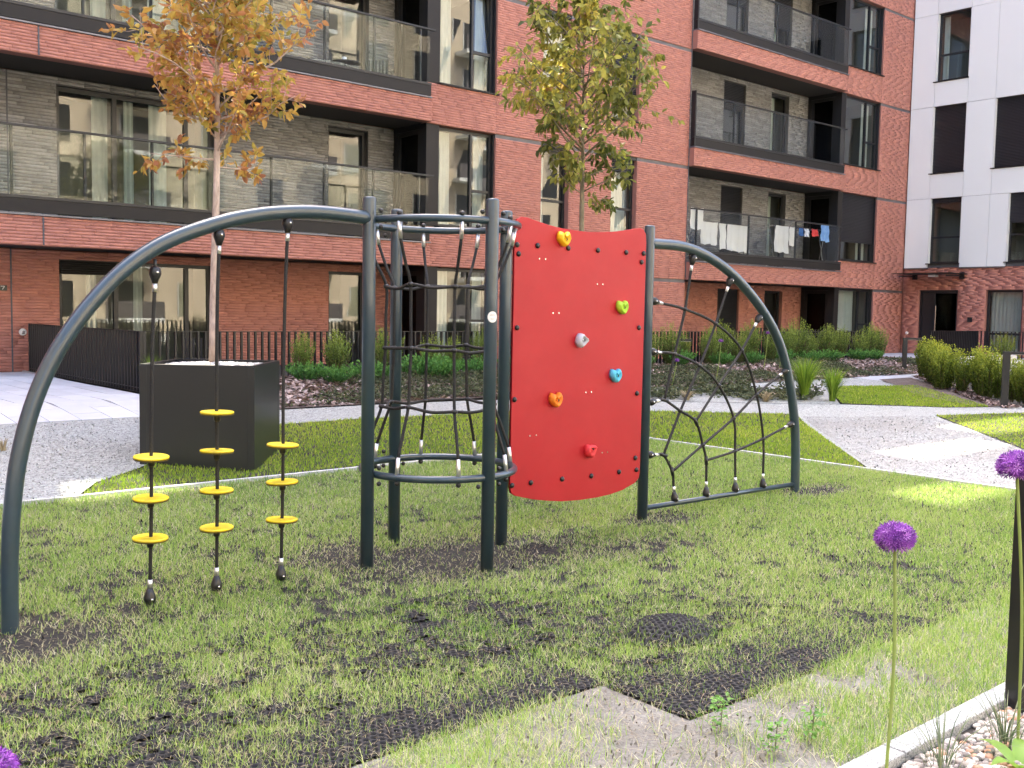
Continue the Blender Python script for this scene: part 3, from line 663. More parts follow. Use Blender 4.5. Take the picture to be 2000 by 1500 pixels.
def scatter_quads(P, size, nrm_jit, tint, ratio=.4):
    """small flat chips lying about at points P"""
    N = len(P); a = rng.random(N)*6.283; L = size*(.5+rng.random(N)); W = L*ratio*(.6+.8*rng.random(N))
    u = np.stack([np.cos(a), np.sin(a), rng.normal(0, nrm_jit, N)], 1); v = np.stack([-np.sin(a), np.cos(a), rng.normal(0, nrm_jit, N)], 1)
    p = P+np.array([0,0,.006]); u = u*L[:,None]/2; v = v*W[:,None]/2
    V = np.stack([p-u-v, p+u-v, p+u+v, p-u+v], 1).reshape(-1, 3); F = np.arange(4*N).reshape(-1, 4)
    return V, F, tint
def region_points(n, poly):
    xs = [p[0] for p in poly]; ys = [p[1] for p in poly]
    x = rng.uniform(min(xs), max(xs), n); y = rng.uniform(min(ys), max(ys), n); k = in_poly(x, y, poly); return x[k], y[k]
def seen(x, y, marg=4.0):
    a = np.degrees(np.arctan2(x, y)); return (a > 14.4-marg) & (a < 67.7+marg)
x, y = region_points(26000, [(5.15,11.4),(23.9,11.4),(23.9,13.3),(5.15,13.3)])
V, F, t = scatter_quads(np.stack([x, y, bed_z(x, y)+.014], 1), .075, .35, rng.random(len(x)))
M['loose_stone'] = mat('loose_stone', tint=[(0,(.28,.285,.27)),(.3,(.38,.39,.37)),(.7,(.47,.48,.46)),(1,(.58,.59,.565))], rough=.9)
stones_jobs = [('loose pale gravel on the path between planter and paving', [(1.2,8.42),(2.65,8.42),(3.0,8.85),(3.75,9.45),(4.9,10.6),(4.9,11.3),(1.2,11.3)], 9000, .011),
               ('loose grey gravel scattered over the diagonal path', [(9.62,5.4),(13.45,8.72),(15.6,7.8),(12.5,5.1),(9.62,2.6)], 9000, .013)]
tag(finish('mulch_chips', np_mesh('mulch_chips', V, F, t), 'chip', kind='stuff'), 'brown and grey bark mulch covering the shrub bed', 'bark mulch')
x, y = region_points(9000, [(18.1,7.7),(18.5,7.6),(22.1,10.9),(21.4,11.2)])
V, F, t = scatter_quads(np.stack([x, y, tz(x, y)+.022], 1), .06, .35, rng.random(len(x))*.7)
tag(finish('mulch_chips', np_mesh('mulch_chips', V, F, t), 'chip', kind='stuff'), 'dark bark mulch under the bright green hedge row', 'bark mulch')

for a_ in stones_jobs: stones(*a_)

# ------------------------------------------------------------------ the climbing frame
PY = 5.12
TW = Vector((3.853, PY, 0))
play = thing('climbing_frame', 'dark grey steel climbing frame with arches, rope tower and red climbing panel', 'climbing frame', (TW.x, PY, 0))
def catmull(pts, n=6):
    P = [Vector(p) for p in pts]; P = [P[0]*2-P[1]]+P+[P[-1]*2-P[-2]]; out = []
    for i in range(1, len(P)-2):
        a, b, c, d = P[i-1:i+3]
        for k in range(n):
            t = k/n; out.append(.5*((2*b)+(c-a)*t+(2*a-5*b+4*c-d)*t*t+(-a+3*b-3*c+d)*t**3))
    out.append(P[-2]); return out
PR = .0395
posts = dict(fl=(3.325, PY), fr=(3.862, 4.637), br=(4.385, PY), bl=(3.856, 5.610), rp=(5.790, PY))
post_objs = {}
for k, (x, y) in posts.items():
    o = MB().lathe([(PR,-.3),(PR,2.188),(PR*.93,2.198),(PR*.6,2.203)], (x, y, 0), n=20).build('post', 'tube_paint', play, True); post_objs[k] = o
    for poly in o.data.polygons:
        if len(poly.vertices) > 4: poly.use_smooth = False
st_ = MB().lathe([(.031,0),(.031,.0015)], (0,0,0), (0,0,1), 20)
# round maker's sticker with faint print, wrapped flat on the post towards the lawn
sd = Vector((-.42, -.91, 0)).normalized(); c0 = Vector((3.862, 4.637, 1.512))
su = Vector((sd.y, -sd.x, 0))
q = MB(); rings_ = 6
def on_post(uu, zz, off): return c0+(PR+off)*(math.cos(uu/PR)*sd+math.sin(uu/PR)*su)+Vector((0,0,zz))
vs = [on_post(.030*r_/rings_*math.cos(2*math.pi*k/20), .033*r_/rings_*math.sin(2*math.pi*k/20), .0012) for r_ in range(1, rings_+1) for k in range(20)]+[on_post(0,0,.0012)]
q.add(vs, [(r_*20+k, r_*20+(k+1) % 20, (r_+1)*20+(k+1) % 20, (r_+1)*20+k) for r_ in range(rings_-1) for k in range(20)]+[(k, (k+1) % 20, rings_*20) for k in range(20)])
stk = q.build('maker_sticker', 'sticker', post_objs['fr'])
q = MB()
for i, (zz, w) in enumerate(((.014,.013),(.008,.017),(-.010,.012),(-.016,.010))):
    for e in range(8):
        a_, b_ = -w+2*w*e/8, -w+2*w*(e+.8)/8; q.add([on_post(a_,zz-.0011,.002), on_post(b_,zz-.0011,.002), on_post(b_,zz+.0011,.002), on_post(a_,zz+.0011,.002)], [(0,1,2,3)])
q.build('sticker_print', 'sticker_ink', stk)
# left arch and its hanging ropes with discs
AL = [(1.333,-.3),(1.333,.001),(1.336,.321),(1.355,.612),(1.392,.852),(1.464,1.103),(1.572,1.333),(1.73,1.556),(1.907,1.738),(2.117,1.878),(2.395,1.988),(2.601,2.043),(2.785,2.072),(2.978,2.087),(3.18,2.085),(3.31,2.078)]
arch = MB().tube(catmull([(x, PY, z) for x, z in AL], 5), PR, 18).build('arch', 'tube_paint', play, True)
AR = [(5.80,2.070),(5.845,2.072),(6.19,2.066),(6.507,1.998),(6.846,1.856),(7.21,1.612),(7.485,1.330),(7.659,.995),(7.765,.633),(7.805,.3),(7.812,.011),(7.812,-.3)]
arch_r = MB().tube(catmull([(x, PY, z) for x, z in AR], 5), PR, 18).build('arch', 'tube_paint', play, True)
MB().tube([(5.80,PY,.072),(7.81,PY,.060)], .020, 14).build('ground_bar', 'tube_paint', play, True)
def eye_end(parent, p, d, up=True):
    """black rope shackle cover with bolt and aluminium ferrule at p, pointing along d (unit) away from the tube"""
    p, d = Vector(p), Vector(d).normalized(); s_ = Vector((0,-1,0))
    sh = MB().lathe([(.006,-.012),(.026,0),(.031,.022),(.030,.034),(.022,.055),(.014,.078)], p, d, 14)
    o = sh.build('shackle_cover', 'black_plastic', parent, True)
    MB().lathe([(.007,0),(.007,.004),(.003,.006)], p+d*.022+s_*.030, s_, 10).build('bolt', 'steel', parent, True)
    MB().lathe([(.0125,0),(.0125,.044)], p+d*.078, d, 12).build('ferrule', 'ferrule', parent, True)
    return p+d*.118
def rope_tube(pts, r=.0095, n=9): return MB().tube(pts, r, n)
ropes = [((2.044,1.735),(2.003,.012),(.771,.559,.352)), ((2.389,1.945),(2.368,.02),(.982,.776,.563,.360)), ((2.792,2.035),(2.753,.015),(.779,.571,.357))]
for (x0, z0), (x1, z1), discs in ropes:
    top = Vector((x0, PY, z0)); bot = Vector((x1, PY, z1))
    mid = top.lerp(bot, .45)+Vector((-.006, .004, 0))
    ax = (bot-top).normalized()
    rp = rope_tube(catmull([top+ax*.09, top.lerp(bot,.2)+Vector((-.007,0,0)), mid, top.lerp(bot,.7), bot-ax*.09], 6)).build('climbing_rope', 'rope', play, True)
    MB().tube([top+Vector((0,0,.045)), top+Vector((0,0,-.01))], .009, 8).build('hanger', 'black_plastic', rp, True)
    eye_end(rp, top, ax); eye_end(rp, bot, -ax)
    for z in discs:
        f = (z0-z)/(z0-z1); c = top.lerp(bot, f)+Vector((-.004*math.sin(f*3.14), 0, 0))
        tl = Vector((random.uniform(-.035,.035), random.uniform(-.05,.05), 1)).normalized()
        d = MB().lathe([(.086,-.006),(.0885,-.002),(.0885,.003),(.084,.006)], c, tl, 32).build('step_disc', 'yellow', rp, True)
        for poly in d.data.polygons:
            if len(poly.vertices) > 4: poly.use_smooth = False
        MB().lathe([(.088,-.0115),(.0885,-.007)], c, tl, 32).build('disc_underlay', 'yellow_edge', d)
        MB().lathe([(.013,-.050),(.017,-.040),(.018,-.022),(.034,-.019),(.034,-.0125)], c, tl, 16).build('disc_clamp', 'black_plastic', d, True)
# tower rings and net
RR_ = .478
for zr, rt_ in ((2.075,.0225),(.556,.0225)):
    pts = [(TW.x+RR_*math.cos(a), TW.y+RR_*math.sin(a), zr) for a in np.linspace(0, 2*math.pi, 73)]
    ring = MB().tube(pts, rt_, 14, False).build('ring', 'tube_paint', play, True)
    for a in (0, 90, 180, 270):
        for da, dz in ((9, .045 if zr > 1 else -.045), (-9, .045 if zr > 1 else -.045), (9, -.05 if zr > 1 else .05)):
            aa = R(a+da); MB().ball((TW.x+.505*math.cos(aa), TW.y+.505*math.sin(aa), zr+dz), .0145, 10, 6).build('bolt_cap', 'black_plastic', ring, True)
net = None; rows = [(1.692,.345),(1.312,.338),(.955,.362)]
angs = [22.5+45*i for i in range(8)]
knots = {}
for i, a in enumerate(angs):
    ca, sa = math.cos(R(a)), math.sin(R(a)); P = lambda r_, z: Vector((TW.x+r_*ca, TW.y+r_*sa, z))
    j = lambda: random.uniform(-.012,.012)
    ks = [P(r_+j()*.6, z+j()) for z, r_ in rows]; knots[i] = ks
    tp, bt = P(RR_, 2.045), P(RR_, .586)
    d1 = (ks[0]-tp).normalized(); d2 = (ks[2]-bt).normalized()
    d1 = (d1+Vector((0,0,-1.2))).normalized(); d2 = (d2+Vector((0,0,1.2))).normalized()
    o = rope_tube(catmull([tp+d1*.085, (tp+d1*.085).lerp(ks[0],.5)+Vector((0,0,-.005)), ks[0], ks[0].lerp(ks[1],.5), ks[1], ks[1].lerp(ks[2],.5), ks[2], (bt+d2*.085).lerp(ks[2],.5), bt+d2*.085], 5), .0095).build('net_rope', 'rope', play, True)
    for e_, d_ in ((tp, d1), (bt, d2)):
        MB().lathe([(.0125,-.02),(.0125,.088)], e_, d_, 12).build('ferrule', 'ferrule', o, True)
    MB().ball(P(RR_, 2.105), .0165, 10, 6).build('bolt_cap', 'black_plastic', o, True); MB().ball(P(RR_, .523), .0165, 10, 6).build('bolt_cap', 'black_plastic', o, True)
    for k_ in ks: MB().ball(k_, .0195, 12, 7, (1,1,.82)).build('knot', 'black_plastic', o, True)
for r_i in range(3):
    pts = []
    for i in range(9):
        a_, b_ = knots[i % 8][r_i], knots[(i+1) % 8][r_i]
        pts.append(a_)
        if i < 8: pts.append(a_.lerp(b_, .5)+Vector((0,0,random.uniform(-.022,.004)))-(a_.lerp(b_,.5)-TW).normalized()*0)
    rope_tube(catmull(pts, 4), .0098).build('net_rope', 'rope', play, True)
# red climbing panel with cut-out top and rounded corners, bolts and holds
PX0, PX1 = 4.428, 5.722
top_c = [(4.432,2.06),(4.436,2.12),(4.455,2.155),(4.490,2.170),(4.540,2.168),(4.613,2.153),(4.73,2.133),(4.85,2.119),(5.0,2.111),(5.12,2.110),(5.251,2.117),(5.4,2.132),(5.516,2.150),(5.60,2.166),(5.655,2.172),(5.69,2.160),(5.714,2.130),(5.72,2.07)]
bot_c = [(5.716,.36),(5.705,.315),(5.66,.283),(5.532,.244),(5.40,.225),(5.263,.217),(5.08,.217),(4.905,.228),(4.78,.245),(4.662,.266),(4.54,.295),(4.475,.313),(4.44,.335),(4.428,.38)]
outline = top_c+bot_c
def extrude_xz(outl, y0, y1, cap=True):
    n = len(outl); vs = [(x, y0, z) for x, z in outl]+[(x, y1, z) for x, z in outl]
    fs = [tuple(range(n)), tuple(range(2*n-1, n-1, -1))] if cap else []
    return vs, fs+[(i, i+n, (i+1) % n+n, (i+1) % n) for i in range(n)]
YP = PY-.032
v_, f_ = extrude_xz(outline, YP, YP+.017); panel = MB().add(v_, f_).build('climbing_panel', 'red_panel', play, bevel=.002)
cx_, cz_ = 5.075, 1.19
v_, f_ = extrude_xz([(cx_+(x-cx_)*.9985, cz_+(z-cz_)*.999) for x, z in outline], YP+.0172, YP+.021); MB().add(v_, f_).build('panel_core', 'panel_edge', panel)
for x, z in [(4.450,1.984),(4.464,1.925),(4.632,1.988),(4.918,1.986),(5.209,1.987),(5.501,1.987),(5.689,1.989),(5.669,1.924),(4.462,1.439),(5.66,1.442),(4.451,.962),(5.657,.956),(5.658,.473),(5.673,.383),(4.442,.387),(4.612,.389),(4.906,.386),(5.195,.381),(5.484,.384),(4.453,.478)]:
    MB().lathe([(.0175,0),(.0185,.006),(.014,.013),(.006,.0165)], (x, YP, z), (0,-1,0), 14).build('bolt_cap', 'black_plastic', panel, True)
def hold(x, z, s_, material, rot, kind):
    """bean-and-ear shaped resin hold with two recessed finger pockets"""
    out = {'cat': [(-.9,.1),(-.86,.52),(-.62,.95),(-.42,.78),(-.18,.50),(.08,.48),(.32,.72),(.62,.92),(.84,.55),(.92,.12),(.72,-.34),(.38,-.72),(.12,-.88),(-.22,-.80),(-.52,-.50),(-.80,-.20)],
           'tri': [(-.9,-.15),(-.72,.45),(-.35,.85),(0,.80),(.42,.42),(.85,.22),(.95,-.1),(.6,-.36),(.3,-.62),(-.1,-.92),(-.5,-.85),(-.72,-.55)]}[kind]
    cr_, sr_ = math.cos(rot), math.sin(rot); mb = MB(); n = len(out); rings = []
    for sc, dy in ((1.0,0),(1.03,-.018),(.90,-.036),(.62,-.046),(.50,-.024)):
        rings.append([(x+s_*sc*(px*cr_-pz*sr_), YP+dy*(s_/.045), z+s_*sc*(px*sr_+pz*cr_)) for px, pz in out])
    vs = [p for r_ in rings for p in r_]; fs = [tuple(range(n))[::-1], tuple(range(4*n, 5*n))]
    for i in range(4): fs += [(i*n+k, i*n+(k+1) % n, (i+1)*n+(k+1) % n, (i+1)*n+k) for k in range(n)]
    o = mb.add(vs, fs).build('hold', material, panel, True)
    for sx in (-.26, .26):
        MB().lathe([(s_*.15,0),(s_*.15,.003)], (x+s_*sx*cr_, YP-.0255*(s_/.045), z+s_*sx*sr_), (0,-1,0), 12).build('bolt_hole', 'black_plastic', o)
    MB().ball((x, YP-.028*(s_/.045), z), s_*.17, 10, 6, (.7,.8,1)).build('grip_ridge', material, o, True)
    return o
hold(4.858,2.042,.056,'hold_yellow',.05,'cat'); hold(5.456,1.586,.054,'hold_green',.06,'cat'); hold(5.051,1.354,.056,'hold_grey',.0,'tri')
hold(5.404,1.093,.054,'hold_blue',.04,'cat'); hold(4.812,.943,.056,'hold_orange',.06,'cat'); hold(5.163,.572,.056,'hold_red',.5,'tri')
for x, z in [(4.68,1.902),(5.24,1.75),(4.815,1.54),(5.15,.985),(4.625,.71),(5.33,.54)]:
    for dx in (-.028, .028):
        MB().lathe([(.0055,0),(.0055,.002)], (x+dx, YP-.0002, z), (0,-1,0), 10).build('screw_plug', 'steel', panel)
# spider net in the right arch
YN = PY+.0
N2 = {k: Vector((v[0], YN, v[1])) for k, v in dict(
    t1=(6.305,2.005), t2=(6.790,1.845), t3=(7.205,1.545), s1=(7.62,1.085), s2=(7.735,.605),
    l1=(5.835,1.645), l2=(5.835,1.262), l3=(5.835,.880), l4=(5.835,.480),
    b1=(6.172,.085), b2=(6.560,.082), b3=(6.945,.080), b4=(7.332,.075),
    a1=(6.224,1.586), a2=(6.612,1.476), a3=(6.968,1.258), c1=(6.117,1.240), c2=(6.427,1.142), c3=(6.677,.978),
    e1=(6.012,.887), e2=(6.204,.794), e3=(6.397,.698), g1=(7.195,.882), g2=(6.888,.699), g3=(6.496,.506), g4=(6.127,.323),
    h1=(6.018,.461), k1=(6.545,.375), k2=(6.923,.423), k3=(7.312,.500)).items()}
def net_rope(keys, ends=(), sag=0):
    pts = [N2[k] for k in keys]; p0, p1 = pts[0].copy(), pts[-1].copy()
    d0 = (pts[1]-pts[0]).normalized(); d1 = (pts[-2]-pts[-1]).normalized()
    if 0 in ends: pts[0] = p0+d0*.10
    if 1 in ends: pts[-1] = p1+d1*.10
    o = rope_tube(catmull(pts, 6), .0105).build('net_rope', 'rope', play, True)
    if 0 in ends: eye_end(o, p0, d0)
    if 1 in ends: eye_end(o, p1, d1)
    return o
nr = [net_rope(['t1','a1','c1','e1'], (0,)), net_rope(['t2','a2','c2','e2','h1'], (0,)), net_rope(['t3','a3','c3','e3'], (0,)),
      net_rope(['l1','a1','a2','a3','g1','k3','b4'], (0,1)), net_rope(['l2','c1','c2','c3','g2','k2','b3'], (0,1)),
      net_rope(['l3','e1','e2','e3','g3','k1','b2'], (0,1)), net_rope(['l4','h1','g4','b1'], (0,1)),
      net_rope(['s1','g1','g2','g3','g4'], (0,)), net_rope(['s2','k3','k2','k1'], (0,))]
for k in ('a1','a2','a3','c1','c2','c3','e2','g1','g2','g3','k2','k3'):
    MB().ball(N2[k], .0205, 12, 7, (1,1,.82)).build('knot', 'black_plastic', nr[3], True)
for k, d in (('e1',(1,0,-.2)),('e3',(.55,0,-.8)),('h1',(1,0,-.3)),('g4',(.3,0,-.95)),('k1',(.1,0,-1))):
    d = Vector(d).normalized(); MB().tube([N2[k]-d*.035, N2[k]+d*.035], .0145, 10).build('tee_clamp', 'black_plastic', nr[5], True)

# ------------------------------------------------------------------ planter and trees
pu, pv_ = Vector((-.76,.65,0)), Vector((.65,.76,0)); PC = Vector((4.285,9.325,0)); HW = .525
pl = thing('planter', 'large black metal cube planter holding the orange-leaved tree', 'planter', PC)
z0p, z1p = .02, 1.0
sides = [(pu, pv_), (pv_, -pu), (-pu, -pv_), (-pv_, pu)]
for a, b in sides:      # four folded sheets with a standing rim
    mb = MB(); mb.obox(PC+a*(HW-.004)+Vector((0,0,(z0p+z1p)/2)), a*.004, b*(HW-.009), (0,0,(z1p-z0p)/2)); mb.build('side_panel', 'planter', pl, bevel=.003)
    mb = MB(); mb.obox(PC+a*(HW-.022)+Vector((0,0,z1p+.0)), a*.021, b*(HW-.0), (0,0,.006)); mb.build('rim', 'planter', pl, bevel=.002)
for a, b in sides:      # corner posts
    mb = MB(); mb.obox(PC+(a+b)*(HW-.032)+Vector((0,0,(z0p+z1p)/2)), a*.034, b*.034, (0,0,(z1p-z0p)/2-.008)); mb.build('corner_trim', 'planter', pl, bevel=.004)
MB().obox(PC+Vector((0,0,.93)), pu*(HW-.05), pv_*(HW-.05), (0,0,.02)).build('soil_fill', 'soil', pl)
pb = MB()
for i in range(750):
    c = PC+pu*random.uniform(-.44,.44)+pv_*random.uniform(-.44,.44)
    rad = (c-PC).length
    o_ = len(pb.f); pb.ball((c.x, c.y, .965+.028*max(0,1-rad/.5)+random.uniform(0,.012)), random.uniform(.012,.022), 6, 4, (1,random.uniform(.7,1),.7), random.random())
pb.build('pebble_fill', 'white_pebble', pl, True, kind='stuff')

def leaf_mesh(P, D, Nn, L, W, tint, name='leaves'):
    """folded elliptical leaves: P base points, D directions, Nn rough normals"""
    D = D/np.linalg.norm(D, axis=1, keepdims=True); Sd = np.cross(D, Nn); Sd /= np.linalg.norm(Sd, axis=1, keepdims=True)+1e-9; Nn = np.cross(Sd, D)
    L = L[:, None]; W = W[:, None]; up_ = Nn*W*.35
    curl = -Nn*L*.12
    b = P; l1 = P+D*L*.33+Sd*W+up_; l2 = P+D*L*.70+Sd*W*.78+up_*.8+curl*.4; tp = P+D*L+curl; r2 = P+D*L*.70-Sd*W*.78+up_*.8+curl*.4; r1 = P+D*L*.33-Sd*W+up_
    V = np.stack([b, l1, l2, tp, r2, r1], 1).reshape(-1, 3); N = len(P); o = np.arange(N)[:, None]*6
    F = np.concatenate([o+np.array([[0,1,2,3]]), o+np.array([[0,3,4,5]])], 0)
    return np_mesh(name, V, F, np.concatenate([tint, tint]))
def tree(name, label, base, zcrown, ztop, rad, trunk_r, lean, leaf_mat, bark, nbr, per, Lr, droop, tint_f, seed, width_f, wander=.05):
    rnd = random.Random(seed); nr_ = np.random.default_rng(seed)
    t = thing(name, label, 'tree', base); bx, by, bz = base
    n = 14; tr = []; rr = []
    for i in range(n+1):
        f = i/n; z = bz-.05+(ztop-bz+.05)*f
        tr.append(Vector((bx+lean[0]*f+.012*math.sin(f*9+seed), by+lean[1]*f+.012*math.cos(f*7+seed), z))); rr.append(trunk_r*(1.12 if i == 0 else 1)*(1-.32*min(1, (z-bz)/(zcrown-bz))) if z < zcrown else trunk_r*.68*max(.14, 1-(z-zcrown)/(ztop-zcrown)))
    MB().tube(tr, rr, 12).build('trunk', bark, t, True)
    br = MB(); P = []; D = []; 
    def trunk_at(z):
        f = (z-(bz-.05))/(ztop-bz+.05)*n; i = min(n-1, max(0, int(f))); return tr[i].lerp(tr[i+1], f-i)
    def twig(p, d, L, lv):
        k = 5; pts = [p]; dd = d.copy()
        for i in range(k):
            dd = (dd+Vector((rnd.gauss(0,.16), rnd.gauss(0,.16), rnd.gauss(.05-droop*.12*lv,.12)))).normalized(); pts.append(pts[-1]+dd*L/k)
        r0 = .0022+.012*L if lv == 0 else .0012+.006*L
        br.tube(pts, [r0*(1-.75*i/k) for i in range(k+1)], 5)
        if lv == 0:
            m_ = int(3+L*7)
            for j in range(m_):
                f = .22+.78*j/m_; q = pts[min(k-1, int(f*k))].lerp(pts[min(k, int(f*k)+1)], f*k-int(f*k))
                sd_ = dd.cross(Vector((rnd.gauss(0,1), rnd.gauss(0,1), rnd.gauss(0,1)))).normalized()
                twig(q, (dd*.55+sd_*.85+Vector((0,0,.15))).normalized(), L*rnd.uniform(.22,.42), 1)
        nl = per if lv else per//2
        for j in range(nl):
            f = rnd.uniform(.25,1) if lv else rnd.uniform(.5,1); ii = min(k-1, int(f*k)); q = pts[ii].lerp(pts[ii+1], f*k-ii)
            a = Vector((rnd.gauss(0,1), rnd.gauss(0,1), rnd.gauss(0,1)-droop)).normalized()
            P.append(q+a*.012); D.append((a*.9+dd*.45+Vector((0,0,-droop*.5))).normalized())
    for i in range(nbr):
        f = (i+rnd.random()*.8)/nbr; z = zcrown+(ztop-zcrown)*(f**.92)*.97
        w = width_f(f)*rad*rnd.uniform(.72,1.12); az = i*2.399+rnd.gauss(0,.3); el = rnd.uniform(.25,.75)
        if z < zcrown+.12: el = rnd.uniform(-.05,.3)
        twig(trunk_at(z), Vector((math.cos(az)*math.cos(el), math.sin(az)*math.cos(el), math.sin(el))), max(.12, w/math.cos(el)*.98), 0)
    br.build('branches', bark, t, True)
    P = np.array(P); D = np.array(D); N = len(P); Nn = nr_.normal(0, .7, (N, 3))+np.array([0,0,.6])
    L = nr_.uniform(Lr[0], Lr[1], N)
    me = leaf_mesh(P, D, Nn, L, L*nr_.uniform(.20,.30,N), tint_f(P, nr_, N))
    finish('crown', me, leaf_mat, t)
    return t
def tint1(P, r, N):
    c = fbm(P[:,0]*3+P[:,2]*2, P[:,1]*3+P[:,2]*3, 21); return np.clip(.08+.95*c*.9+r.normal(0,.17,N), 0, 1)
def tint2(P, r, N):
    c = fbm(P[:,0]*1.6+P[:,2]*1.1, P[:,1]*1.6+P[:,2]*1.8, 33); h = np.exp(-((P[:,2]-4.35)/.55)**2)
    return np.clip(-.12+.95*c+.18*h+r.normal(0,.16,N), 0, 1)
tree('ornamental_tree', 'young tree with yellow and orange leaves growing in the black planter', (4.30, 9.33, .97), 2.86, 5.6, .80, .044, (.06,.0), 'leaf_orange', 'bark_pale', 56, 13, (.055,.110), .15, tint1, 4, lambda f: .82+.5*math.sin(min(1, f*1.5)*math.pi)*.5 if f < .55 else 1.05*(1-f)**.5+.1)
tree('ornamental_tree', 'slim young tree with drooping olive green and yellow leaves behind the red panel', (9.72, 9.75, .125), 3.0, 5.80, 1.12, .046, (-.05,.05), 'leaf_green', 'bark_olive', 54, 9, (.070,.130), .75, tint2, 8, lambda f: .62+.45*math.sin(min(1, f*2.6)*math.pi*.5) if f < .42 else 1.07*(1-(f-.42)*1.42))

# ------------------------------------------------------------------ dark railings round the terraces
def fence(label, p, q_, zt, zb, pitch=.107, dim=(.0125, .020), posts=2):
    p, q_ = Vector((*p, 0)), Vector((*q_, 0)); L = (q_-p).length; d = (q_-p)/L; nn = Vector((-d.y, d.x, 0))
    t = thing('railing', label, 'railing', (p+q_)/2+Vector((0,0,zb)))
    MB().obox((p+q_)/2+Vector((0,0,zt-.004)), d*L/2, nn*.022, (0,0,.004)).build('top_rail', 'dark_metal', t)
    MB().obox((p+q_)/2+Vector((0,0,zb+.06)), d*(L/2-.002), nn*.018, (0,0,.004)).build('bottom_rail', 'dark_metal', t)
    me = None; n = int(L/pitch)
    for i in range(n+1):
        c = p+d*(L*i/n)
        if me is None:
            b = MB().obox((0,0,0), d*dim[0], nn*dim[1], (0,0,(zt-zb-.012)/2)).build('baluster', 'dark_metal', t); me = b.data
        else:
            b = bpy.data.objects.new('baluster', me); C.objects.link(b); attach(b, t)
        b.location = c+Vector((0,0,(zt+zb)/2-.003))
    for i in range(posts):
        c = p+d*(L*i/max(1, posts-1)); MB().obox(c+nn*.0+Vector((0,0,(zt+zb)/2)), d*.02, nn*.026, (0,0,(zt-zb)/2+.002)).build('post', 'dark_metal', t)
    return t
ZT = 1.195
fence('dark metal railing running along the edge of the slab paving to the wall', (5.16, 13.42), (5.16, 18.30), ZT, GZ)
fence('long dark metal railing behind the row of yew shrubs', (5.20, 13.42), (23.95, 13.42), ZT, GZ+.02, posts=6)
fence('dark metal railing returning to the facade beside the entrance paving', (23.98, 13.46), (23.98, 17.10), ZT, GZ)
fence('dark metal railing panel between entrance door and hedge', (28.0, 14.1), (30.8, 14.1), ZT, GZ)
fence('dark metal railing in front of the curtained ground floor window of the white wing', (30.83, 14.06), (30.83, 11.3), ZT, GZ)

# ------------------------------------------------------------------ bollard lights
def bollard(label, x, y, zb, h, w, arm, adir):
    t = thing('bollard_light', label, 'bollard light', (x, y, zb), 'bollard lights'); a = Vector(adir).normalized()
    b_ = Vector((-a.y, a.x, 0))
    MB().obox((x, y, zb+h/2), a*w/2, b_*w/2, (0,0,h/2)).build('post', 'dark_metal', t, bevel=.004)
    if arm:
        MB().obox(Vector((x, y, zb+h-.022))+a*(w/2+arm/2+.0005), a*arm/2, b_*w*.48, (0,0,.022)).build('arm', 'dark_metal', t, bevel=.003)
        MB().obox(Vector((x, y, zb+h-.047))+a*(w/2+arm/2), a*arm*.42, b_*w*.3, (0,0,.0025)).build('light_strip', 'lamp_white', t)
    return t
rv = (rt.x, rt.y, 0)
bollard('dark bollard light with side arm at the entrance paving', 22.35, 11.86, .33, .76, .10, .34, (.6,-.8,0))
bollard('dark bollard light with side arm in front of the bright green hedge', 18.35, 7.84, .0, .99, .12, .26, (.45,-.9,0))
bollard('dark bollard light with side arm in the shrub bed behind the rope net', 15.55, 12.95, .50, .56, .10, .22, (.75,-.6,0))
bollard('black bollard light standing in the pebble bed beside the granite kerb', 4.178, 1.655, -.02, .955, .09, .22, (.9,-.43,0))

# ------------------------------------------------------------------ shrubs
def shrub_proto(name, label, cat, group, h, w, shoots, per, leaf, material, seed, tipw=.35, spread=1.0, lw=.28, bottom=.0):
    r = np.random.default_rng(seed); t = thing(name, label, cat, (0,0,0), group)
    P = []; D = []; T_ = []; st = MB()
    for i in range(shoots):
        a = r.random()*6.283; rad = w/2*math.sqrt(r.random())
        b0 = np.array([math.cos(a)*rad*.35, math.sin(a)*rad*.35, .0]); tip = np.array([math.cos(a)*rad*spread, math.sin(a)*rad*spread, h*(.62+.42*r.random())*(1-.28*(rad/(w/2))**2)])
        b0 = b0+(tip-b0)*(bottom+.4*r.random()*(1 if r.random() < .55 else 0))
        if i % 6 == 0: st.tube([tuple(b0), tuple(b0*.4+tip*.6)], .0045, 4, False)
        for k in range(per):
            f = .05+.95*(k+r.random())/per; p = b0+(tip-b0)*f+r.normal(0,.006,3); aa = r.random()*6.283
            dv = np.array([math.cos(aa), math.sin(aa), .75+.8*f]); P.append(p); D.append(dv)
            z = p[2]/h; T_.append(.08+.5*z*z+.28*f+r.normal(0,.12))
    st.build('stems', 'stem_wood', t, kind='stuff')
    P = np.array(P); D = np.array(D); N = len(P); L = r.uniform(.7,1.2,N)*leaf
    D = D/np.linalg.norm(D, axis=1, keepdims=True); Sd = np.cross(D, r.normal(0,1,(N,3))); Sd /= np.linalg.norm(Sd, axis=1, keepdims=True); W = (L*lw)[:,None]
    V = np.stack([P, P+D*L[:,None]*.5+Sd*W, P+D*L[:,None], P+D*L[:,None]*.5-Sd*W], 1).reshape(-1,3)
    finish('foliage', np_mesh('foliage', V, np.arange(4*N).reshape(-1,4), np.clip(T_,0,1)), material, t)
    return t
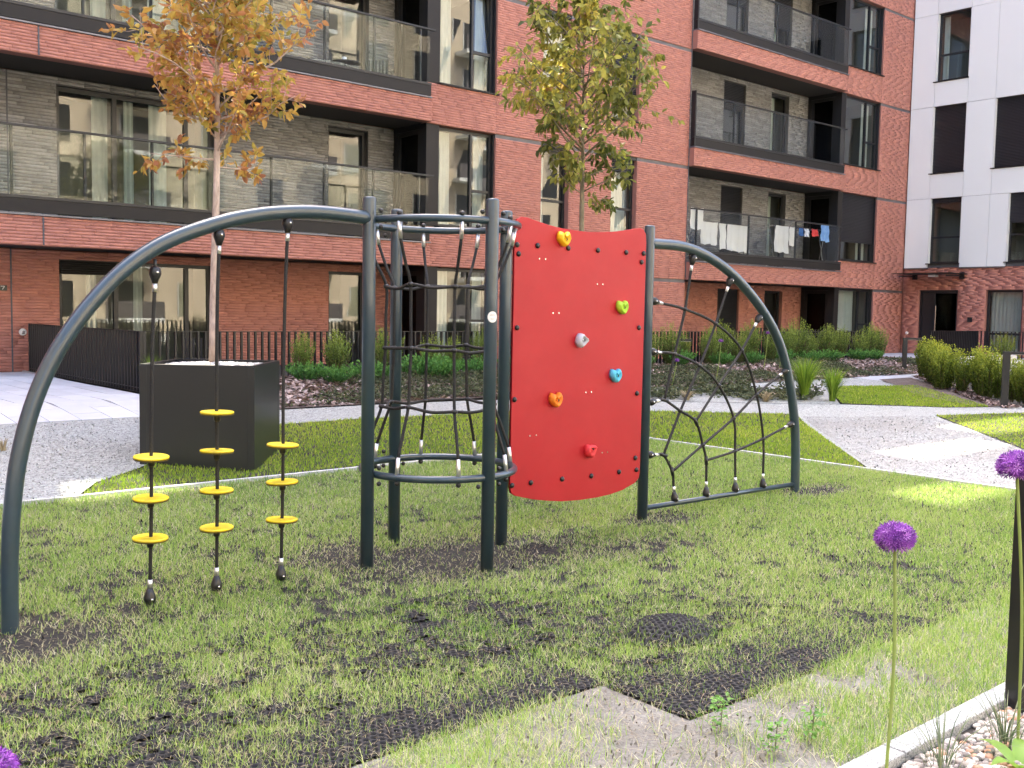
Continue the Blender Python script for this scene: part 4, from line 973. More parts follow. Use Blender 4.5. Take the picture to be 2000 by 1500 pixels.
def place(protos, spots, labels=None, slim=1.0):
    used = {}
    for i, (x, y, z, s_, rz) in enumerate(spots):
        k = i % len(protos); o = protos[k] if k not in used else copy_tree(protos[k]); used[k] = 1
        o.location = (x, y, z); o.rotation_euler = (0, 0, rz); o.scale = (s_*slim*random.uniform(.9,1.1), s_*slim*random.uniform(.9,1.1), s_)
        if labels: o['label'] = labels[i]
YL = 'small upright yew shrub planted in the mulch in front of the long dark railing'
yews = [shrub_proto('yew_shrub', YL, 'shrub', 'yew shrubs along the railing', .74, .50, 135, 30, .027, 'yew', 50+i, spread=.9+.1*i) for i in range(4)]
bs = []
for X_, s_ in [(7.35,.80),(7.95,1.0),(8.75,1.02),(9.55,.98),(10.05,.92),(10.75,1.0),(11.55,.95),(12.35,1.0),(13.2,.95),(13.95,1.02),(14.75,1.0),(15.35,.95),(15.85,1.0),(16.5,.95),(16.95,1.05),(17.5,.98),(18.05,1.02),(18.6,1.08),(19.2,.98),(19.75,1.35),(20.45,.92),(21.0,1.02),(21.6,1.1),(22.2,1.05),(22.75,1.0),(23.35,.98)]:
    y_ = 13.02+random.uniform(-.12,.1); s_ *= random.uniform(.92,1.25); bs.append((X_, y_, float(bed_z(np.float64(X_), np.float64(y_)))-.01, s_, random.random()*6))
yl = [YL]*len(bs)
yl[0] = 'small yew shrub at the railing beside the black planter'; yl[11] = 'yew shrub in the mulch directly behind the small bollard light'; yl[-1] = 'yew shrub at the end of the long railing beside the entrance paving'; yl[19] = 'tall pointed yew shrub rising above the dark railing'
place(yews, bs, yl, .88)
HL = 'bright green upright shrub in the dense hedge row on the mulch strip'
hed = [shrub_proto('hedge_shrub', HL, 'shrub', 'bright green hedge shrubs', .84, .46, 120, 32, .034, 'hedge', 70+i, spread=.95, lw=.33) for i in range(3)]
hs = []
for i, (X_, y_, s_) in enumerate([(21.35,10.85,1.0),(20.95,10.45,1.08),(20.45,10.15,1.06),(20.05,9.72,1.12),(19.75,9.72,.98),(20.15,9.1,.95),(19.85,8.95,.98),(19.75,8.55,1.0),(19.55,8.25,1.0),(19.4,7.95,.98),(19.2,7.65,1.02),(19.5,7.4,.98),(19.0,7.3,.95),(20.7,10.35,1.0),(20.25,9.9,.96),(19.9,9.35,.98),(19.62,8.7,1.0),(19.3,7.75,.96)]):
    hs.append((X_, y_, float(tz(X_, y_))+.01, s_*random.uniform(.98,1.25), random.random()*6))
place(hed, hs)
tp = shrub_proto('yew_shrub', 'single green shrub inside the railing at the curtained ground floor window', 'shrub', None, .85, .75, 110, 30, .03, 'hedge', 91); tp.location = (29.6, 12.75, GZ); 
# leafy perennials between the yews
PLB = 'fresh green bushy perennial growing between the yew shrubs'
hp = [shrub_proto('perennial', PLB, 'plant', 'green perennials in the shrub bed', .36, .80, 120, 16, .040, 'herb', 110+i, spread=1.1, lw=.36) for i in range(3)]
ps = []
for X_, y_, s_ in [(7.25,12.72,.8),(7.55,12.45,.72),(8.15,12.5,.85),(9.15,12.55,1.1),(9.45,12.45,.95),(10.3,12.75,.8),(11.2,12.7,.95),(11.6,12.75,.8),(12.7,12.8,.9),(14.3,12.85,.8),(15.5,12.9,.9),(16.7,12.85,.85),(17.8,12.85,.8),(18.9,12.8,.9),(19.9,12.8,.8),(20.7,12.8,.85),(21.9,12.8,.8),(22.6,12.8,.75)]:
    ps.append((X_, y_, float(bed_z(np.float64(X_), np.float64(y_))), s_, random.random()*6))
place(hp, ps)
# creeping ground cover
def cover_stuff(label, poly, n, thr, zf, size, seed, material='cover', hmax=.10):
    x, y = region_points(n, poly); c = fbm(x*.85+seed, y*1.3, seed); k = c+.10*rng.normal(0,1,len(x)) > thr; x, y, c = x[k], y[k], c[k]
    N = len(x); z = zf(x, y)+.015+rng.random(N)*hmax*np.clip((c-thr)*6, .2, 1); P = np.stack([x,y,z],1)
    D = rng.normal(0,1,(N,3)); D[:,2] = np.abs(D[:,2])*.5
    me = leaf_mesh(P, D, rng.normal(0,.6,(N,3))+np.array([0,0,1.]), rng.uniform(.6,1.3,N)*size, rng.uniform(.18,.3,N)*size, np.clip(rng.normal(.45,.25,N),0,1), 'ground_cover')
    tag(finish('ground_cover', me, material, kind='stuff'), label, 'ground cover')
cover_stuff('low grey green creeping shrub spreading over the bark mulch', [(5.2,11.4),(23.9,11.4),(23.9,12.9),(5.2,12.9)], 60000, .47, bed_z, .045, 3)
cover_stuff('wispy green herbs growing in the gravel behind the lawn', [(11.9,10.6),(13.1,10.2),(14.9,9.6),(16.2,10.05),(15.5,10.9),(12.4,11.3)], 16000, .46, tz, .07, 14, 'cover', .30)

# ------------------------------------------------------------------ grass blades
def blade_mesh(x, y, z, h, w, lean, tint, name, flat=None):
    N = len(x); a = rng.random(N)*6.283; f = rng.random(N)*6.283
    s_ = np.stack([np.cos(a), np.sin(a), np.zeros(N)], 1)*w[:,None]/2; lv = np.stack([np.cos(f), np.sin(f), np.zeros(N)], 1)*(h*lean)[:,None]
    p = np.stack([x,y,z],1); upv = np.zeros((N,3)); upv[:,2] = h*np.sqrt(np.clip(1-lean**2*.6, .05, 1))
    m_ = p+upv*.55+lv*.35; tpv = p+upv+lv
    V = np.stack([p-s_, p+s_, m_-s_*.8, m_+s_*.8, tpv], 1).reshape(-1,3); o = np.arange(N)[:,None]*5
    F = np.concatenate([o+np.array([[0,1,3]]), o+np.array([[0,3,2]]), o+np.array([[2,3,4]])], 0)
    return np_mesh(name, V, F, np.concatenate([tint]*3))
def sm(e0, e1, v): t = np.clip((v-e0)/(e1-e0), 0, 1); return t*t*(3-2*t)
HUMP = (3.80, 3.17)
def hump_z(x, y): r2 = ((x-HUMP[0])/.24)**2+((y-HUMP[1])/.19)**2; return .065*np.clip(1-r2, 0, 1)**.6
def spot(x, y, cx, cy, rx, ry): return np.exp(-(((x-cx)/rx)**2+((y-cy)/ry)**2)**1.5)
n = 1150000
x = rng.uniform(.3, 9.5, n); y = rng.uniform(1.80, 8.32, n); k = seen(x, y); x, y = x[k], y[k]
d = np.hypot(x, y); k = rng.random(len(x)) < np.clip((3.2/d)**1.15, 0, 1); x, y, d = x[k], y[k], d[k]
nn1 = fbm(x*1.3, y*1.3, 40, 2); nn2 = fbm(x*5.5, y*5.5, 50, 3)
nn3 = fbm(x*15, y*15, 57, 2); mix_ = nn1*.15+nn2*.37+nn3*.48
bare = .395+.055*np.clip((4.6-d)/2, 0, 1)*np.clip((3.4-x)/1.5, 0, 1)-.10*np.clip((x-5.5)/2.5, 0, 1)-.05*np.clip((d-6)/3, 0, 1)
keep = sm(bare-.075, bare+.085, mix_)
dirt = np.maximum.reduce([spot(x,y,3.95,4.95,.85,.50), spot(x,y,3.35,5.35,.35,.4), spot(x,y,1.38,4.88,.42,.30), spot(x,y,8.0,5.0,.42,.22), spot(x,y,5.85,5.02,.32,.22)*.8, spot(x,y,4.9,4.5,.6,.2)*.6])
keep = keep*(1-.86*dirt)*(.80+.20*np.clip((d-4.5)/3, 0, 1))
edge = np.where(x < 3.03, sm(2.86,2.9,y)*(1-sm(2.98,3.22,y)), sm(2.41,2.44,y)*(1-sm(2.55,2.78,y))*(1-sm(3.9,4.6,x)))
keep *= 1-.80*edge*np.clip((mix_-.1)*0+1, 0, 1)
keep *= 1-spot(x, y, HUMP[0], HUMP[1], .235, .185)*.98
sand = ((y < 2.41) | ((y < 2.88) & (x < 3.03)))
keep = np.where(sand, sm(.44,.60,fbm(x*2.3,y*2.3,61,3)+.22*np.clip(x-3.05,0,2)+.06*np.clip(1.7-x,0,1))*.8+.10, keep)*np.where(sand, 1-.75*spot(x, y, 2.72, 2.55, .5, .38)-.35*spot(x, y, 3.55, 2.28, .28, .12), 1)
k = rng.random(len(x)) < keep; x, y, d, dirt, sand, nn2, nn1, keep = x[k], y[k], d[k], dirt[k], sand[k], nn2[k], nn1[k], keep[k]
N = len(x)
straw = rng.random(N) < np.clip(.34+.5*dirt+.10*(d < 4.5)-.16*np.clip((x-5)/3,0,1), 0, 1)
h = rng.uniform(.018,.050,N)*(.65+.7*nn2)*np.where(sand, 1.5, 1)*np.where(dirt > .3, .7, 1); h *= np.where(rng.random(N) < .04, 1.7, 1)
lean = np.where(straw, rng.uniform(.5,1.25,N), rng.uniform(.05,.8,N)); h = np.where(straw, h*.85, h)
w = .0023*(.6+.8*rng.random(N))*(1+.15*(d-3))
tint = np.where(straw, rng.uniform(.74,1,N), np.clip(rng.normal(.44+.30*(nn1-.5)+.06*np.clip((x-5)/3,0,1),.16,N), .0, .74))
me = blade_mesh(x, y, np.where(sand, -.004, -.006)+hump_z(x, y), h, w, lean, tint, 'patchy_grass')
tag(finish('patchy_grass', me, 'grass', kind='stuff'), 'patchy young grass and straw growing through the black rubber mats under the climbing frame', 'grass')
# dead stalks lying flat
n = 70000
x = rng.uniform(.6, 9.3, n); y = rng.uniform(1.9, 8.2, n); k = seen(x, y) & (rng.random(n) < (3./np.hypot(x, y))**1.2); x, y = x[k], y[k]; N = len(x); d = np.hypot(x, y)
a = rng.random(N)*6.283; L = rng.uniform(.012,.05,N); u = np.stack([np.cos(a), np.sin(a), rng.normal(.12,.18,N)], 1)*L[:,None]; v = np.stack([-np.sin(a), np.cos(a), np.zeros(N)], 1)*(.00062*(1+.22*(d-3)))[:,None]
p = np.stack([x, y, rng.uniform(.004,.022,N)+hump_z(x, y)*.2], 1); V = np.stack([p-v, p+v, p+u*.5+v+np.array([0,0,.004]), p+u*.5-v+np.array([0,0,.004]), p+u+v, p+u-v], 1).reshape(-1,3); o = np.arange(N)[:,None]*6
F = np.concatenate([o+np.array([[0,1,2,3]]), o+np.array([[3,2,4,5]])], 0); t_ = rng.random(N)
tag(finish('dry_straw', np_mesh('dry_straw', V, F, np.concatenate([t_, t_])), 'dry', kind='stuff'), 'dry straw and cut grass lying on the ground under the climbing frame', 'straw')
n = 60000                                 # crumbs of soil and rubber granules on the bare patches
x = rng.uniform(.6, 9.0, n); y = rng.uniform(1.9, 7.2, n); d = np.hypot(x, y)
mm = fbm(x*1.3, y*1.3, 40, 2)*.15+fbm(x*5.5, y*5.5, 50, 3)*.37+fbm(x*15, y*15, 57, 2)*.48
sd_ = ((y < 2.41) | ((y < 2.88) & (x < 3.03)))
k = seen(x, y) & ((mm < .44) | sd_) & (rng.random(n) < np.clip((3.4/d)**1.1, 0, 1)); x, y, d, sd_ = x[k], y[k], d[k], sd_[k]
V, F, t_ = scatter_quads(np.stack([x, y, hump_z(x, y)+rng.uniform(-.004,.010,len(x))], 1), .0062, .9, np.where(sd_, .55+.45*rng.random(len(x)), rng.random(len(x))**2*.62), .8)
V = V.reshape(-1,4,3); c_ = V.mean(1, keepdims=True); V = (c_+(V-c_)*(1+.06*np.clip(d-3,0,9))[:,None,None]).reshape(-1,3)
M['crumb'] = mat('crumb', tint=[(0,(.008,.008,.009)),(.4,(.028,.025,.022)),(.6,(.11,.095,.08)),(1,(.34,.31,.27))], rough=.95)
tag(finish('soil_crumbs', np_mesh('soil_crumbs', V, F, t_), 'crumb', kind='stuff'), 'dark soil crumbs and rubber granules on the bare patches of the lawn', 'soil')
def lawn(label, poly, n, seed, hr=(.022,.045), straw=.06, bright=.5):
    x, y = region_points(n, poly); k = seen(x, y); x, y = x[k], y[k]; d = np.hypot(x, y); k = rng.random(len(x)) < np.clip((9/d)**1.3, 0, 1); x, y, d = x[k], y[k], d[k]
    N = len(x); c = fbm(x*.9, y*.9, seed); h = rng.uniform(*hr, N); tn = np.clip(rng.normal(bright+.5*(c-.5),.18,N), 0, 1); tn = np.where(rng.random(N) < straw, 1, tn)
    me = blade_mesh(x, y, tz(x, y)+.004, h, .0045*(.6+.8*rng.random(N))*(1+.10*(d-6)), rng.uniform(.1,.8,N), tn, 'mown_grass')
    tag(finish('mown_grass', me, 'lawn', kind='stuff'), label, 'grass')
lawn('even bright green lawn between the pale edging strip and the gravel path', BACK, 190000, 70)
lawn('small bright green lawn beside the hedge across the gravel path', FARL, 60000, 71)
lawn('sunlit green lawn wedge to the right of the diagonal gravel path', [(15.72,7.78),(18.3,6.9),(22,5.2),(22,2),(12.2,2.6),(10.2,3.05),(12.52,5.06)], 150000, 72, bright=.62)

# rubber honeycomb mats showing in the bare patches near the camera
hexes = []; pt = .0335
sheet('rubber_matting', [(-1.5,2.885),(3.03,2.885),(3.03,2.42),(8.7,2.42),(8.7,6.9),(-1.5,6.9)], -.0085, mat('rubber_soil', (.007,.007,.0075), rough=.9, var=.4, vscale=18, bump=1., bscale=50, blotch=((.020,.0175,.015),3.5,.7)))
j = 0; cs = []
yy = 2.43
while yy < 4.35:
    xs = np.arange(.75, 5.7, pt)+(pt/2 if j % 2 else 0); cs.append(np.stack([xs, np.full(len(xs), yy)], 1)); yy += pt*.866; j += 1
cs = np.concatenate(cs); x, y = cs[:,0], cs[:,1]
k = seen(x, y, 3) & ~((x < 3.03) & (y < 2.89)) & (np.hypot(x, y) < 5.6); cs = cs[k]
# keep cells where the grass leaves them bare enough to be seen
x, y = cs[:,0], cs[:,1]; mm = fbm(x*1.3, y*1.3, 40, 2)*.15+fbm(x*5.5, y*5.5, 50, 3)*.37+fbm(x*15, y*15, 57, 2)*.48
edge = np.where(x < 3.03, (y < 3.3), (y < 2.85)); k = ((mm < .55) & (rng.random(len(x)) < .8)) | edge | (((x-HUMP[0])/.28)**2+((y-HUMP[1])/.22)**2 < 1); cs = cs[k]
ang = np.radians(30+60*np.arange(6)); N = len(cs)
def ring_pts(r_, dz): 
    q = cs[:,None,:]+r_*np.stack([np.cos(ang), np.sin(ang)], 1)[None]; zz = dz+hump_z(q[...,0], q[...,1])+.004*(fbm(q[...,0]*3,q[...,1]*3,9)-.5); return np.concatenate([q, zz[...,None]], 2)
V = np.concatenate([ring_pts(pt*.577, .0065), ring_pts(pt*.577*.74, .0072), ring_pts(pt*.577*.66, -.0075)], 1).reshape(-1,3)
i6 = np.arange(6); o = np.arange(N)[:,None,None]*18
F = np.concatenate([np.stack([i6, (i6+1)%6, (i6+1)%6+6, i6+6], 1), np.stack([i6+6, (i6+1)%6+6, (i6+1)%6+12, i6+12], 1)], 0)[None]+o
tag(finish('rubber_honeycomb_mat', np_mesh('rubber_honeycomb_mat', V, F.reshape(-1,4)), 'rubber', kind='stuff'), 'black honeycomb rubber mats showing through the thin grass', 'rubber mat')
xs = np.linspace(HUMP[0]-.26, HUMP[0]+.26, 22); ys = np.linspace(HUMP[1]-.21, HUMP[1]+.21, 20); X_, Y_ = np.meshgrid(xs, ys, indexing='ij'); Z_ = hump_z(X_, Y_)-.0095
i, j = np.meshgrid(np.arange(21), np.arange(19), indexing='ij'); a = (i*20+j).ravel()
structure(finish('mat_hump', np_mesh('mat_hump', np.stack([X_,Y_,Z_],2).reshape(-1,3), np.stack([a,a+20,a+21,a+1],1)), 'soil', smooth=True))

# ------------------------------------------------------------------ granite kerb and pebble bed in the corner
for i in range(5):
    x0 = 2.35+1.0*i; q = MB().box(x0+.003, x0+.997, 1.705, 1.795, -.15, .028); structure(q.build('granite_kerb', 'granite', bevel=.006))
pbed = structure(MB().box(2.3, 7.4, .3, 1.70, -.08, -.022).build('pebble_bed', 'soil'))
pro = []
for i in range(14):
    mb = MB(); mb.ball((0,0,0), 1, 8, 5, (1,1,1), 0.)
    for vi, v in enumerate(mb.v): mb.v[vi] = tuple(c*(1+random.uniform(-.14,.14)) for c in v)
    tv = random.random(); mb.t = [tv]*len(mb.f); mb.t[0] = tv+1e-4
    o = mb.build('pebble', 'pebble', pbed, True); pro.append(o)
spots = []
for i in range(9000):
    X_, Y_ = random.uniform(2.9, 4.9), random.uniform(1.0, 1.69)
    if all((X_-a)**2+(Y_-b)**2 > .0175**2 for a, b, _ in spots[-700:]): spots.append((X_, Y_, random.uniform(.0105,.0205)))
spots.sort(key=lambda s_: -((s_[1] > 1.25)*2-math.hypot(s_[0], s_[1])*.1))
for i, (X_, Y_, r_) in enumerate(spots[:300]):
    if i < len(pro): o = pro[i]
    else: o = bpy.data.objects.new('pebble', pro[i % len(pro)].data); C.objects.link(o); o.parent = pbed
    o.location = (X_, Y_, -.022+r_*.45+random.uniform(0,.014)); o.scale = (r_, r_*random.uniform(.65,1), r_*random.uniform(.5,.8)); o.rotation_euler = (random.uniform(-.3,.3), random.uniform(-.3,.3), random.random()*6)
mb = MB()
for X_, Y_, r_ in spots[300:]: mb.ball((X_, Y_, -.02+r_*.4+random.uniform(0,.012)), r_, 7, 4, (1,random.uniform(.65,1),.65), random.random())
o = mb.build('pebbles', 'pebble', pbed, True, kind='stuff')

# ------------------------------------------------------------------ alliums
def allium(label, head, base, r_, nfl, detail=True, stem_r=.006):
    t = thing('allium', label, 'flower', base); hv, bv = Vector(head), Vector(base)
    md = bv.lerp(hv, .5)+Vector((.012,-.01,0))*(hv-bv).length
    MB().tube(catmull([bv-Vector((0,0,.02)), md, hv-Vector((0,0,r_*.35))], 8), stem_r, 8).build('stem', 'allium_stem', t, True)
    mb = MB(); ga = math.pi*(3-math.sqrt(5))
    for i in range(nfl):
        zz = 1-2*(i+.5)/nfl
        if zz < -.62: continue
        rr_ = math.sqrt(1-zz*zz); d = Vector((rr_*math.cos(i*ga), rr_*math.sin(i*ga), zz)); rad = r_*random.uniform(.80,1.0)*(1 if zz > -.2 else .95); c = hv+Vector((d.x*rad, d.y*rad, d.z*rad*.80))
        u = d.orthogonal().normalized(); w = d.cross(u); s_ = r_*(.17 if nfl < 200 else .235)*random.uniform(.75,1.25); a0 = random.random()*6; tn = random.random()
        vs = [c-d*s_*.25]; n5 = 6
        for k in range(n5):
            a1 = a0+2*math.pi*k/n5; e = math.cos(a1)*u+math.sin(a1)*w; e2 = math.cos(a1+.32)*u+math.sin(a1+.32)*w; e3 = math.cos(a1-.32)*u+math.sin(a1-.32)*w
            vs += [c+e3*s_*.45, c+e*s_+d*s_*.35, c+e2*s_*.45]
        mb.add(vs, [(0, 1+3*k, 2+3*k, 3+3*k) for k in range(n5)], tn)
        if detail and i % 2: mb.tube([hv.lerp(c, .25), c], r_*.010, 3, False, tn*.6)
    mb.ball(hv, r_*.62, 10, 6, (1,1,.8), .05)
    mb.build('flower_head', 'allium', t)
    return t
allium('tall purple allium with a round flower head standing before the lawn beside the kerb', (3.272,1.74,.795), (3.165,1.68,-.03), .070, 300)
allium('purple allium flower head in front of the black bollard light', (3.80,1.565,1.018), (3.775,1.50,-.03), .072, 300)
allium('purple allium in the grass at the front corner of the lawn away from the kerb', (.452,1.90,.728), (.39,1.86,-.02), .052, 260)
for (hx, hy, hz, zb, lb) in ((13.68,11.4,.75,.28,'small purple allium in the gravel nearest the climbing panel'), (14.89,11.4,1.08,.28,'small purple allium on a tall pale stem behind the rope net'), (17.46,12.2,1.2,.40,'tallest small purple allium by the shrubs behind the right arch'), (17.99,12.2,.93,.40,'small purple allium touching the right arch tube in view')):
    allium(lb, (hx, hy, hz), (hx-.10, hy+.02, zb), .052, 90, False, .006)

# ------------------------------------------------------------------ ornamental grasses, weeds and leaves
def tuft(name, label, cat, base, nb, h, spread, material, wid=.006, seed=1, group=None, arch=.9):
    r = random.Random(seed); t = thing(name, label, cat, base, group); mb = MB(); B = Vector(base)
    for i in range(nb):
        a = r.random()*6.283; L = h*r.uniform(.6,1.1); out = spread*r.uniform(.15,1)
        d = Vector((math.cos(a), math.sin(a), 0)); s_ = Vector((-d.y, d.x, 0))*wid*r.uniform(.6,1.2)/2; pts = []
        b0 = B+d*r.uniform(0,.05)
        for k in range(6):
            f = k/5; pts.append(b0+d*out*f**1.6+Vector((0,0,L*(f-arch*.28*f**3))))
        vs = []
        for k, p in enumerate(pts): w_ = (1-.9*(k/5)**2); vs += [p-s_*w_, p+s_*w_]
        mb.add(vs, [(2*k, 2*k+1, 2*k+3, 2*k+2) for k in range(5)], r.random())
    mb.build('blades', material, t); return t
tuft('ornamental_grass', 'large lime green clump of arching grass beside the right arch', 'ornamental grass', (15.1,9.78,float(tz(0,9.78))), 520, .92, .46, 'fescue', .011, 3)
tuft('ornamental_grass', 'smaller lime green clump of grass at the lawn corner', 'ornamental grass', (15.55,9.52,float(tz(0,9.52))), 380, .74, .36, 'fescue', .011, 4)
tuft('ornamental_grass', 'wilting yellowed leaf clump on the gravel behind the rope net', 'ornamental grass', (12.7,10.35,float(tz(0,10.35))), 40, .24, .30, 'dry', .022, 5, None, 1.6)
tuft('ornamental_grass', 'dry straw coloured clump next to the lime green grass', 'ornamental grass', (14.1,9.85,float(tz(0,9.85))), 70, .30, .42, 'dry', .012, 6, None, 1.8)
tuft('ornamental_grass', 'dry grass tuft on the gravel near the paving', 'ornamental grass', (2.62,10.2,float(tz(0,10.2))), 26, .22, .25, 'dry', .010, 7, None, 1.5)
tuft('ornamental_grass', 'thin blue green grass arching over the granite kerb', 'ornamental grass', (3.40,1.60,-.03), 46, .36, .40, 'blue_blade', .0042, 8, None, 1.2)
tuft('ornamental_grass', 'thin blue green grass in the pebbles at the foot of the bollard light', 'ornamental grass', (3.78,1.55,-.03), 46, .34, .34, 'blue_blade', .0042, 9, None, 1.2)
tuft('ornamental_grass', 'tall green grass growing along the slab paving edge at the railing', 'ornamental grass', (5.35,12.9,.40), 160, .45, .30, 'fescue', .008, 10)
tuft('ornamental_grass', 'green grass growing beside the railing corner behind the planter', 'ornamental grass', (5.25,13.25,.40), 130, .62, .22, 'fescue', .008, 12)
tuft('ornamental_grass', 'low green grass at the foot of the railing beside the paving', 'ornamental grass', (5.28,12.2,.38), 110, .30, .25, 'fescue', .008, 13)
def broad(label, base, leaves, L, W):
    t = thing('weed', label, 'weed', base); B = Vector(base)
    for i in range(leaves):
        a = i*2.4+.5; d = Vector((math.cos(a), math.sin(a), 0)); s_ = Vector((-d.y, d.x, 0)); mb = MB(); vs = []
        for k in range(7):
            f = k/6; w_ = W*math.sin(math.pi*(.08+.9*f)**.9); p = B+d*L*f*.75+Vector((0,0,L*(.85*f-.55*f*f))); vs += [p-s_*w_+Vector((0,0,w_*.3)), p, p+s_*w_+Vector((0,0,w_*.3))]
        mb.add(vs, [(3*k+e, 3*k+e+1, 3*k+e+4, 3*k+e+3) for k in range(6) for e in (0,1)]); mb.build('leaf', 'broad_leaf', t, True)
broad('broad bright green leaves rising from the pebbles near the kerb', (3.62,1.42,-.03), 5, .22, .028)
broad('small bright green broad leaf weed on the bare sandy ground', (2.05,2.62,-.004), 4, .055, .014)
for i, (X_, Y_) in enumerate(((3.02,2.02),(3.22,2.0),(3.05,2.28))):
    t = thing('weed', 'small bushy green weed seedling in the grass by the granite kerb', 'weed', (X_, Y_, 0), 'weed seedlings by the kerb'); B = Vector((X_, Y_, 0)); mb = MB().tube([B, B+Vector((.01,0,.11))], .0015, 5)
    mb.build('stem', 'stem_wood', t)
    P = np.array([[X_+random.gauss(0,.022), Y_+random.gauss(0,.022), random.uniform(.02,.125)] for _ in range(60)]); D = np.random.default_rng(i).normal(0,1,(60,3)); D[:,2] = np.abs(D[:,2])*.4
    finish('foliage', leaf_mesh(P, D, np.random.default_rng(i+9).normal(0,.4,(60,3))+np.array([0,0,1]), np.full(60,.022), np.full(60,.006), np.random.default_rng(i).random(60)*.4+.6), 'herb', t)
# low concrete ramp wall by the entrance
q = MB().box(26.2, 29.6, 12.35, 12.5, .1, .56); tag(q.build('ramp_wall', 'concrete', bevel=.01), 'low pale concrete ramp wall behind the hedge shrubs', 'wall')
q = MB().box(24.4, 27.6, 10.9, 11.05, .1, .50); tag(q.build('ramp_wall', 'concrete', bevel=.01), 'low pale concrete wall edge nearest the hedge row', 'wall')

# ------------------------------------------------------------------ things on the balconies and terraces
def cloth(label, cat, u0, u1, z0, z1, y, material, wav=.03):
    mb = MB(); n = max(6, int((u1-u0)/.05)); vs = []; ph = random.random()*6; rows_ = 7
    for i in range(n+1):
        for k in range(rows_):
            f = k/(rows_-1); vs.append((u0+(u1-u0)*i/n+.01*math.sin(k+ph), y+wav*math.sin(i*1.3+ph)*(.2+f)+.012*math.sin(k*1.9), z1+(z0-z1)*f+.02*math.sin(i*.8+ph)*f-.015*math.sin(math.pi*i/n)*(1-f)))
    fs = [(i*rows_+k, (i+1)*rows_+k, (i+1)*rows_+k+1, i*rows_+k+1) for i in range(n) for k in range(rows_-1)]
    return tag(mb.add(vs, fs).build(cat, material, None, True), label, cat.replace('_', ' '))
def drying_rack(label, u0, u1, z, zf, y):
    t = thing('drying_rack', label, 'drying rack', ((u0+u1)/2, y, zf))
    for dy in (-.12, .12): MB().tube([(u0, y+dy, z), (u1, y+dy, z)], .008, 6).build('rail', 'steel', t)
    for i in range(5): MB().tube([(u0+.02, y-.1+.05*i, z+.002), (u1-.02, y-.1+.05*i, z+.002)], .003, 5).build('line', 'steel', t)
    for u in (u0+.12, u1-.12):
        for dy, e in ((-.12,.16),(.12,-.16)): MB().tube([(u, y+dy, z), (u, y+e, zf)], .009, 6).build('leg', 'steel', t)
ZF = S[0]+.30
drying_rack('metal drying rack hung with white sheets on the first floor balcony', 21.2, 23.95, 4.02, ZF, 17.52)
drying_rack('metal drying rack hung with small coloured clothes on the first floor balcony', 25.1, 27.9, 4.16, ZF, 17.60)
cloth('large white bed sheet on the balcony drying rack, second from the brick pier', 'bed_sheet', 21.72, 22.44, 3.42, 4.04, 17.40, 'cloth_white')
cloth('narrow white sheet hanging between two wider ones on the balcony', 'bed_sheet', 22.50, 22.80, 3.32, 4.03, 17.41, 'cloth_white')
cloth('white pillowcase hanging beside the widest sheet on the balcony', 'bed_sheet', 22.86, 23.17, 3.31, 4.03, 17.40, 'cloth_white')
cloth('widest white sheet hanging at the end of the balcony drying rack', 'bed_sheet', 23.20, 23.86, 3.29, 4.03, 17.42, 'cloth_white')
cloth('white cloth over the balcony glass next to the brick pier', 'bed_sheet', 20.98, 21.5, 3.75, 4.32, 17.16, 'cloth_white', .01)
cloth('white bath towel hanging alone in the middle of the balcony', 'towel', 25.20, 25.86, 3.38, 4.16, 17.48, 'cloth_white')
cloth('narrow pale towel beside the white bath towel', 'towel', 25.93, 26.2, 3.60, 4.16, 17.49, 'cloth_white')
cloth('dark blue small garment on the drying rack', 'garment', 26.40, 26.60, 3.92, 4.17, 17.48, 'cloth_navy')
cloth('patterned white and navy small garment on the drying rack', 'garment', 26.64, 26.92, 3.90, 4.17, 17.48, 'cloth_mix')
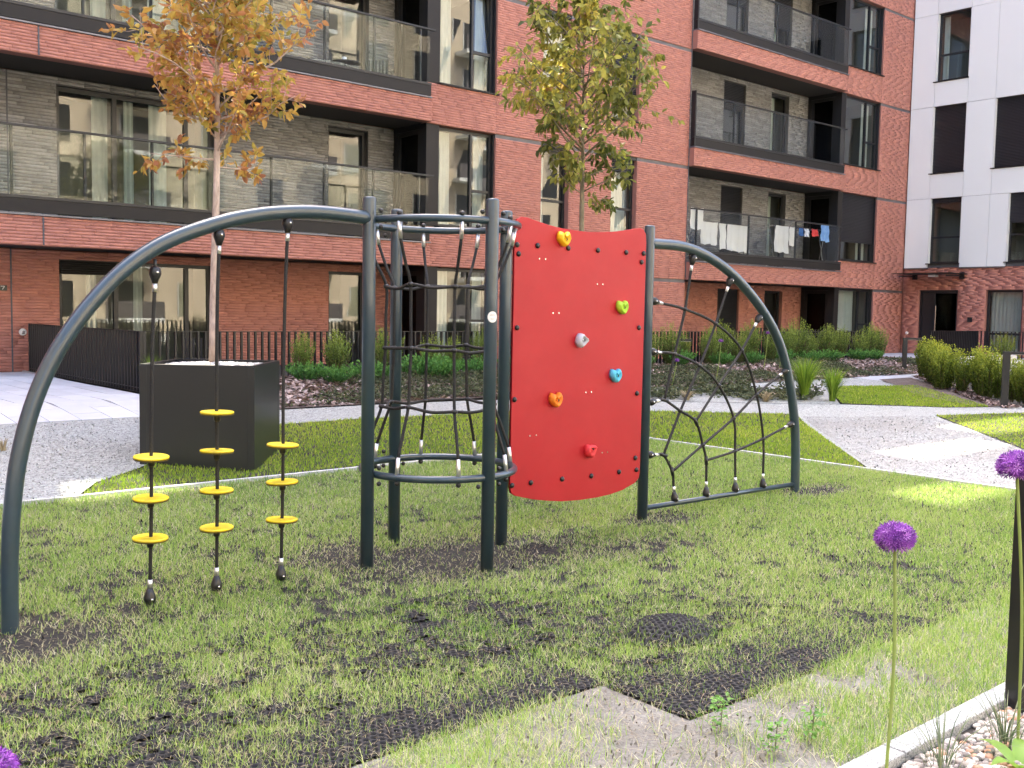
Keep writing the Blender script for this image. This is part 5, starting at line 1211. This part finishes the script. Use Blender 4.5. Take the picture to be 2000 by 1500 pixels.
cloth('small red garment on the drying rack', 'garment', 27.06, 27.36, 3.95, 4.18, 17.48, 'cloth_red')
cloth('light blue shirt hanging at the end of the drying rack', 'shirt', 27.52, 27.94, 3.82, 4.34, 17.46, 'cloth_blue')
def chair(label, x, y, zf, rz, material='dark_metal', s_=1.0, group=None):
    t = thing('garden_chair', label, 'chair', (0,0,0), group)
    MB().box(-.22,.22,-.21,.21,.42,.445).build('seat', material, t, bevel=.008)
    for sx in (-.2,.2):
        MB().tube([(sx,-.2,.42),(sx*1.08,-.24,0)], .011, 6).build('leg', material, t); MB().tube([(sx,.2,.42),(sx*1.08,.26,0)], .011, 6).build('leg', material, t)
        MB().tube([(sx,.2,.44),(sx,.27,.86)], .011, 6).build('back_post', material, t); MB().tube(catmull([(sx,.22,.64),(sx*1.15,0,.66),(sx*1.1,-.2,.63),(sx,-.2,.44)], 4), .010, 6).build('armrest', material, t)
    for i in range(6): MB().box(-.19+.07*i,-.155+.07*i,.235,.262,.48,.84).build('back_slat', material, t)
    t.location = (x, y, zf); t.rotation_euler = (0,0,rz); t.scale = (s_,)*3; return t
chair('dark garden chair beside the round table on the upper balcony', 11.75, 17.75, S[1]+.30, 2.4)
chair('dark garden chair at the left end of the upper balcony table', 10.35, 17.8, S[1]+.30, -2.2)
chair('dark garden chair on the terrace behind the planter railing', 6.55, 14.8, GZ+.012, 2.6, s_=.8)
tb = thing('balcony_table', 'small round dark table on the upper balcony', 'table', (10.95, 17.75, S[1]+.30)); zf = S[1]+.30
MB().lathe([(.30,0),(.30,.02)], (10.95,17.75,zf+.70), n=24).build('table_top', 'dark_metal', tb); MB().tube([(10.95,17.75,zf),(10.95,17.75,zf+.70)], .025, 8).build('column', 'dark_metal', tb); MB().lathe([(.2,0),(.05,.03)], (10.95,17.75,zf), n=20).build('foot', 'dark_metal', tb)
MB_l = MB().lathe([(.045,0),(.05,.02),(.05,.09),(.012,.10)], (10.88,17.7,zf+.72), n=14); tag(MB_l.build('lantern', 'lamp_white', None, True), 'small white lantern standing on the round balcony table', 'lantern')
